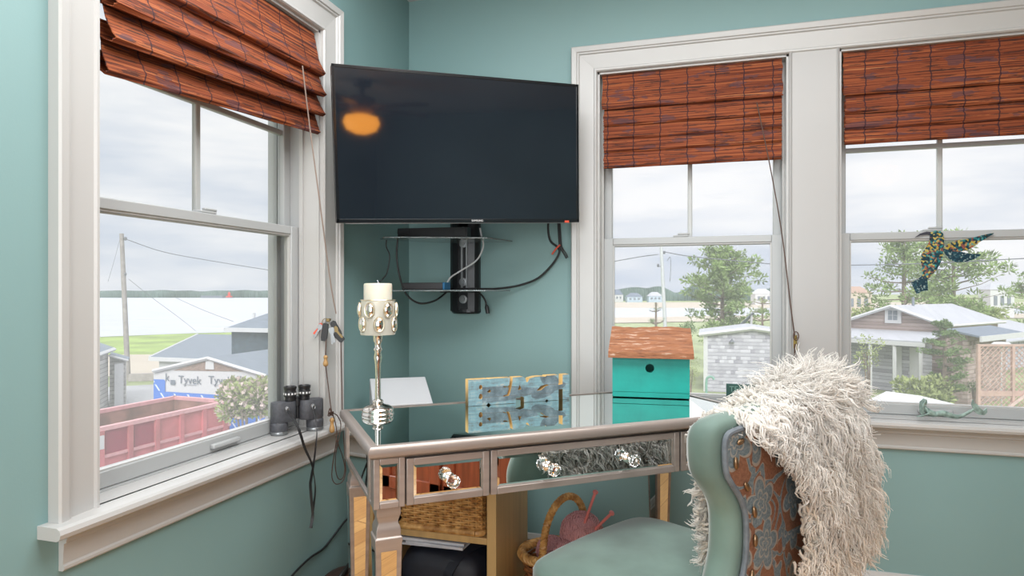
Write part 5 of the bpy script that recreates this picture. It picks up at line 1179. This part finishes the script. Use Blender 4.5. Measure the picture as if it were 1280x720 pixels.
p = onz(883, 496, GZ); b = MB(); b.tube(smoothpath([Vector((0, 0, 0)), Vector((0, 0, .75)), Vector((.08, 0, .95)), Vector((.26, 0, .97)), Vector((.36, 0, .85))]), .06, 8); tag(b.build('hose_stand', mat('pale green pipe', (.25, .46, .38)), loc=p), 'pale green bent pipe in front of the grey shed corner', 'pipe')
r = empty('solar_panel', Vector((at(931, 400, 38.6).x, at(931, 400, 38.6).y, GZ)), TH, 'tilted dark panel on posts behind the grey shed', 'panel'); o_ = r.location
b = MB(); Lq = lambda x, y, Z: Matrix.Rotation(-TH, 4, 'Z') @ (at(x, y, Z)-o_)
slab(b, Lq(920, 409, 38.0), Lq(941, 390, 38.4), Lq(943, 392, 39.6), Lq(923, 411, 39.2), .05); b.build('panel', G['dark window'], r)
b = MB(); 
for x, y, Z in ((923, 410, 38.6), (939, 394, 38.8)): p = Lq(x, y, Z); b.tube([Vector((p.x, p.y, 0)), p], .07, 6)
b.build('post', G['white siding'], r)

# right window view
ap = at(1113.7, 381.5, 34); e1 = R_*.816+D_*.578; e1.normalize(); e2 = Vector((e1.y, -e1.x, 0)); o_ = Vector((ap.x, ap.y, GZ)); r = empty('shingled_cottage', o_, 0, 'brown shingled cottage with a white gable window and long pale roof, right window', 'house')
za, ze, hwid, rl = ap.z-GZ, -.47-GZ, 2.35, 7.4
V = lambda a, c, z: e1*a + e2*c + UP*z
b = MB(); b.add([V(.3, -hwid, 0), V(.3, hwid, 0), V(.3, hwid, ze), V(.3, 0, za-.08), V(.3, -hwid, ze), V(rl, -hwid, 0), V(rl, hwid, 0), V(rl, hwid, ze), V(rl, 0, za-.08), V(rl, -hwid, ze)], [(0, 1, 2, 3, 4), (5, 9, 8, 7, 6), (0, 4, 9, 5), (1, 6, 7, 2)]); b.build('wall', G['brown cedar shingles'], r)
b = MB(); sl_ = (za-ze)/hwid; slab(b, V(0, 0, za), V(0, -hwid-.3, ze-.3*sl_), V(rl+.2, -hwid-.3, ze-.3*sl_), V(rl+.2, 0, za), .06); slab(b, V(0, hwid+.3, ze-.3*sl_), V(0, 0, za), V(rl+.2, 0, za), V(rl+.2, hwid+.3, ze-.3*sl_), .06); b.build('roof', G['pale metal roof'], r)
b = MB(); b.tube([V(-.04, -hwid-.3, ze-.3*sl_-.05), V(-.04, 0, za-.05), V(-.04, hwid+.3, ze-.3*sl_-.05)], .09, 4); b.tube([V(0, hwid+.3, ze-.3*sl_-.04), V(rl+.2, hwid+.3, ze-.3*sl_-.04)], .07, 4); b.build('rake_board', G['white siding'], r)
b = MB()
def wq(b, a, c0, c1, z0, z1, mi=0): b.quad(V(a, c0, z0), V(a, c1, z0), V(a, c1, z1), V(a, c0, z1), mi)
zc = (za-ze)*.46+ze-.08; b = MB(); b.loft([[V(a, c, z) for c, z in ((-.40, zc-.42), (.40, zc-.42), (.40, zc+.42), (-.40, zc+.42))] for a in (.20, .32)]); wf = b.build('gable_window', G['white siding'], r)
for c in (-.24, .01):
    for z in (zc-.25, zc+.01): b = MB(); wq(b, .19, c, c+.22, z, z+.24); b.build('pane', G['dark window'], wf)
b = MB(); p = V(2.2, .15, za); b.tube([p-UP*.1, p+UP*.42], .07, 8); b.build('vent_pipe', G['dark window'], r)
zp, zf = -.95-GZ, -1.28-GZ
b = MB(); slab(b, V(-2.3, -hwid-.8, zf), V(-2.3, hwid+.2, zf), V(.3, hwid+.1, zp), V(.3, -hwid-.8, zp), .10); b.build('porch_roof', G['pale metal roof'], r)
b = MB(); b.loft([[V(a, c, zf-.06+dz) for a, dz in ((-2.32, 0), (-2.26, 0), (-2.26, -.2), (-2.32, -.2))] for c in (-hwid-.8, hwid+.2)]); b.build('porch_beam', G['white siding'], r)
for c in (hwid-.02, hwid-1.2, 0, -hwid): b = MB(); b.tube([V(-2.2, c, 0), V(-2.2, c, zf-.1)], .09, 6); b.build('porch_post', G['white siding'], r)
b = MB(); wq(b, -1.0, -hwid-.8, hwid, 0, zf); b.build('porch_wall', G['grey cedar shingles'], r)
for c0, c1, z0, z1 in ((.55, 1.0, .5, 2.3), (1.35, 1.75, .3, 2.3), (-2.9, -2.2, 1.1, 2.2)):
    b = MB(); wq(b, -1.05, c0, c1, z0, z1); d_ = b.build('door' if z1 > 2.25 else 'window', G['white siding'], r)
    if z1 < 2.25: 
        b = MB(); wq(b, -1.08, c0+.12, c1-.12, z0+.12, z1-.1); b.build('pane', G['dark window'], d_)
b = MB(); b.quad(V(2.4, hwid+.03, .9), V(3.2, hwid+.03, .9), V(3.2, hwid+.03, 2.8), V(2.4, hwid+.03, 2.8)); b.build('door', G['white siding'], r)
# lower wing on the right
w0 = at(1203, 450, 28.5); o_ = Vector((w0.x, w0.y, GZ)); r = empty('brown_annex', o_, math.atan2(e1.y, e1.x), 'low brown annex with a dark roof right of the cottage', 'shed'); hz = at(1203, 416, 28.5).z-GZ
b = MB(); b.box((0, -.2, 0), (4.5, .45, hz)); b.build('wall', G['brown cedar shingles'], r)
b = MB(); slab(b, Vector((-.3, -.8, hz-.1)), Vector((4.8, -.8, hz-.1)), Vector((4.8, .55, hz+.16)), Vector((-.3, .55, hz+.16)), .08); b.build('roof', G['slate shingles'], r)
b = MB(); b.box((-.33, -.84, hz-.34), (4.8, -.76, hz-.1)); b.build('fascia', G['white siding'], r)
w0 = at(1262, 420, 42); r = empty('pale_roofed_house', Vector((w0.x, w0.y, GZ)), math.atan2(e1.y, e1.x), 'wide pale roof of a house at the right edge behind the lattice fence', 'house'); hz = at(1262, 424, 42).z-GZ
b = MB(); b.box((-2, 0, 0), (9, 5, hz)); b.build('wall', G['grey cedar shingles'], r); b = MB(); slab(b, Vector((-2.5, -.6, hz)), Vector((9.5, -.6, hz)), Vector((9.5, 3, hz+.9)), Vector((-2.5, 3, hz+.9)), .08); b.build('roof', G['pale metal roof'], r)
# lattice fence with stair rail
l0 = onz(1223, 506, -3.0); Zl = 23.5; l0 = at(1223, 433, Zl); lb = at(1223, 520, Zl); o_ = Vector((l0.x, l0.y, GZ)); r = empty('lattice_fence', o_, TH, 'reddish wooden lattice fence with a diagonal stair rail outside the right window', 'fence'); Ht = l0.z-GZ; Wl = 5.0
b = MB(); st = .19; th_ = .022
n_ = int((Wl+Ht)/st)
for i in range(n_+1):
    for s_ in (1, -1):
        pts = []
        for z in (0, Ht):
            x = i*st-(z if s_ > 0 else Ht-z); pts.append((x, z))
        (xa, za_), (xb_, zb_) = pts
        def clip(t): return xa+(xb_-xa)*t, za_+(zb_-za_)*t
        t0, t1 = 0., 1.
        if xb_ != xa:
            ta_, tb_ = (0-xa)/(xb_-xa), (Wl-xa)/(xb_-xa); lo_, hi_ = min(ta_, tb_), max(ta_, tb_); t0, t1 = max(0, lo_), min(1, hi_)
        if t1 <= t0: continue
        (x1_, z1_), (x2_, z2_) = clip(t0), clip(t1); b.tube([(x1_, s_*.012, z1_), (x2_, s_*.012, z2_)], .017, 4)
b.build('lattice', G['cedar lattice'], r)
for x in (0, 1.25, 2.5, 3.75, 5.0): b = MB(); b.box((x-.05, -.05, 0), (x+.05, .05, Ht+.04)); b.build('post', G['cedar lattice'], r)
b = MB(); b.box((-.05, -.04, Ht), (Wl+.05, .04, Ht+.08)); b.box((0, -.04, Ht*.42), (Wl, .04, Ht*.48)); b.build('rail', G['cedar lattice'], r)
b = MB(); b.tube([Vector((.25, -.12, .35)), Vector((2.4, -.12, 1.95))], .11, 4, flat=(1, .4)); b.build('stair_rail', mat('pale cedar rail', (.72, .56, .48)), r)
r = empty('patio_umbrella', at(1252, 436, 25.5)-UP*(at(1252, 436, 25.5).z-GZ), 0, 'folded white patio umbrella top showing over the lattice fence', 'umbrella'); hz = at(1252, 431, 25.5).z-GZ
b = MB(); b.lathe([(.02, hz+.12), (.25, hz+.10), (.36, hz), (.30, hz-.05), (.05, hz-.06)], 16); b.build('canopy', G['white siding'], r, True); b = MB(); b.lathe([(.03, 0), (.03, hz)], 8); b.build('pole', G['white siding'], r)
# white porch roof just below the right window
r = empty('white_porch_roof', Vector((at(1130, 500, 13).x, at(1130, 500, 13).y, GZ)), 0, 'low white roof just below the right hand window, next to the fleece', 'roof'); o_ = r.location
Lw = lambda x, y, Z: at(x, y, Z)-o_
b = MB(); tp_ = [Lw(1060, 512, 12.5), Lw(1108, 489, 14.5), Lw(1150, 494.5, 14), Lw(1215, 510, 12.5), Lw(1215, 530, 12), Lw(1060, 530, 12)]; b.add(tp_+[p-UP*.12 for p in tp_], [tuple(range(6)), tuple(range(11, 5, -1))]+[(i, (i+1) % 6, 6+(i+1) % 6, 6+i) for i in range(6)]); b.build('roof_sheet', G['white siding'], r)
for i in (0, 3): b = MB(); p = tp_[i]; b.tube([Vector((p.x, p.y, 0)), p-UP*.1], .08, 6); b.build('post', G['white siding'], r)
pine(1130, 296, 45, 50, 'tall pine behind the cottage, left part of the right window', 41, .30, 'pine green', whorls=11, dens=1.0)
pine(1192, 296, 56, 62, 'broad pine behind the hummingbird ornament', 43, .25, 'pine green', whorls=12, dens=1.0)
pine(1290, 342, 64, 30, 'dark pine at the right edge of the right window', 45, .25, 'pine green', whorls=10)
pine(1181, 402, 27.2, 30, 'leafy young tree in front of the cottage', 47, .10, 'foliage green', whorls=9, dens=2.2)
bush(1150, 488, 25.5, 38, 22, 'yellow green bush in front of the cottage porch', 51, 'yellow green', 1300)
bush(1217, 485, 27, 12, 9, 'small round bush beside the lattice fence', 53, 'foliage green', 500)
bush(1086, 440, 29.5, 18, 28, 'straggly vine shrub beside the porch window', 55, 'yellow green', 450)
bush(1075, 392, 62, 22, 8, 'pale scrub on the dune left of the cottage roof', 57, 'yellow green', 600)
bush(1225, 392, 75, 40, 10, 'pale dune scrub behind the cottage roof', 58, 'yellow green', 700)
farhouse(1058, 1090, 358, 378, 120, mat('buff siding', (.70, .60, .50)), 'buff house on the dune at the left of the right window', mat('tan roof', (.55, .38, .30)))
farhouse(1238, 1268, 354, 374, 120, G['white siding'], 'grey and white house half hidden by pines, right window', G['pale metal roof'])

# ------------------------------------------------------------------ room behind the camera (seen in the mirrors and the screen)
r = empty('mahogany_cabinet', (2.12, -1.78, 0), 0, 'red mahogany panelled cabinet reflected in the desk drawers', 'cabinet')
b = MB(); b.box((0, -1.7, .0), (.55, 0, .92)); b.box((-.02, -1.72, .92), (.57, .02, .95)); b.build('carcass', M['redbrown'], r, bevel=.004)
for k in range(4):
    y1_ = -.03-k*.42; d = MB(); fr_ = .07
    for lo, hi in (((-.02, y1_-.40, .08), (0, y1_-.40+fr_, .88)), ((-.02, y1_-fr_, .08), (0, y1_, .88)), ((-.02, y1_-.40, .08), (0, y1_, .08+fr_)), ((-.02, y1_-.40, .88-fr_), (0, y1_, .88))): d.box(lo, hi)
    dd_ = d.build('door', M['redbrown'], r, bevel=.006); d = MB(); d.box((-.008, y1_-.40+fr_, .15), (-.001, y1_-fr_, .81)); d.build('door_panel', M['redbrown'], dd_)
r = empty('ceiling_fan', (2.62, -2.98, RH), 0, 'dark ceiling fan with a glowing amber lamp, reflected in the television', 'ceiling fan')
b = MB(); b.lathe([(.08, 0), (.07, -.05), (.02, -.06), (.02, -.12), (.11, -.14), (.13, -.20), (.10, -.25), (.05, -.27)], 24); b.build('motor', M['darkwood'], r, True, sharp=40)
for k in range(5):
    a = k*2*PI/5+.3; Mk = Matrix.Rotation(a, 4, 'Z'); b = MB(); b.prism([(.12, -.04), (.25, -.065), (.60, -.075), (.66, -.03), (.66, .03), (.60, .075), (.25, .065), (.12, .04)], -.212, -.204, M=Mk); b.build('blade', M['darkwood'], r)
q = NT('amber glass shade'); q.base((.9, .45, .1)); q.b.inputs['Emission Color'].default_value = (1, .36, .03, 1); q.b.inputs['Emission Strength'].default_value = 13
b = MB(); b.lathe([(.05, -.27), (.13, -.29), (.15, -.34), (.12, -.40), (.05, -.43)], 24); b.build('lamp_shade', q.m, r, True)

# ------------------------------------------------------------------ light
w = bpy.data.worlds.new('overcast sky'); SC.world = w; w.use_nodes = True; nt = w.node_tree; bg = nt.nodes['Background']
tc = nt.nodes.new('ShaderNodeTexCoord'); mp = nt.nodes.new('ShaderNodeMapping'); mp.inputs['Scale'].default_value = (1, 1, 5); nz = nt.nodes.new('ShaderNodeTexNoise'); nz.inputs['Scale'].default_value = 2.2; nz.inputs['Detail'].default_value = 5; nz.inputs['Roughness'].default_value = .55
rp = nt.nodes.new('ShaderNodeValToRGB'); cr = rp.color_ramp; cr.elements[0].position = .38; cr.elements[0].color = (.56, .62, .73, 1); cr.elements[1].position = .60; cr.elements[1].color = (.88, .88, .90, 1)
for a, c in ((tc.outputs['Generated'], mp.inputs[0]), (mp.outputs[0], nz.inputs['Vector']), (nz.outputs[0], rp.inputs[0]), (rp.outputs[0], bg.inputs[0])): nt.links.new(a, c)
bg.inputs[1].default_value = SKY
def area(name, loc, rot, sx, sy, e, col=(1, 1, 1)):
    l = bpy.data.lights.new(name, 'AREA'); l.shape = 'RECTANGLE'; l.size = sx; l.size_y = sy; l.energy = e; l.color = col
    o = bpy.data.objects.new(name, l); COL.objects.link(o); o.location = loc; o.rotation_euler = rot; return o
area('ceiling_fill', (1.15, -1.5, RH-.02), (0, 0, 0), 2.0, 1.5, CEIL, (.97, .985, 1))  # added soft fill under the ceiling, not a lamp of the room
area('rear_fill', (1.3, RY+.05, 1.45), (PI/2, 0, 0), 2.2, 1.9, REAR, (.97, .985, 1))  # added fill at the wall behind the camera, no real source there
sn = bpy.data.lights.new('outdoor_fill_sun', 'SUN'); sn.energy = SUN; sn.angle = math.radians(40); so = bpy.data.objects.new('outdoor_fill_sun', sn); COL.objects.link(so); so.rotation_euler = (math.radians(52), 0, math.radians(18))  # sun added under the overcast sky to brighten the house fronts outdoors
gl = bpy.data.lights.new('inward_fill_sun', 'SUN'); gl.energy = GLOW; gl.angle = math.radians(75); go = bpy.data.objects.new('inward_fill_sun', gl); COL.objects.link(go); go.rotation_euler = (math.radians(-52), 0, math.radians(28))  # second sun added to send more light in through the windows
SC.view_settings.view_transform = 'Standard'; SC.view_settings.look = 'None'; SC.view_settings.exposure = EXPO
SC.cycles.max_bounces = 10; SC.cycles.glossy_bounces = 6; SC.cycles.transmission_bounces = 8; SC.cycles.transparent_max_bounces = 24; SC.cycles.diffuse_bounces = 7
SC.cycles.caustics_reflective = False; SC.cycles.caustics_refractive = False; SC.cycles.sample_clamp_indirect = 6
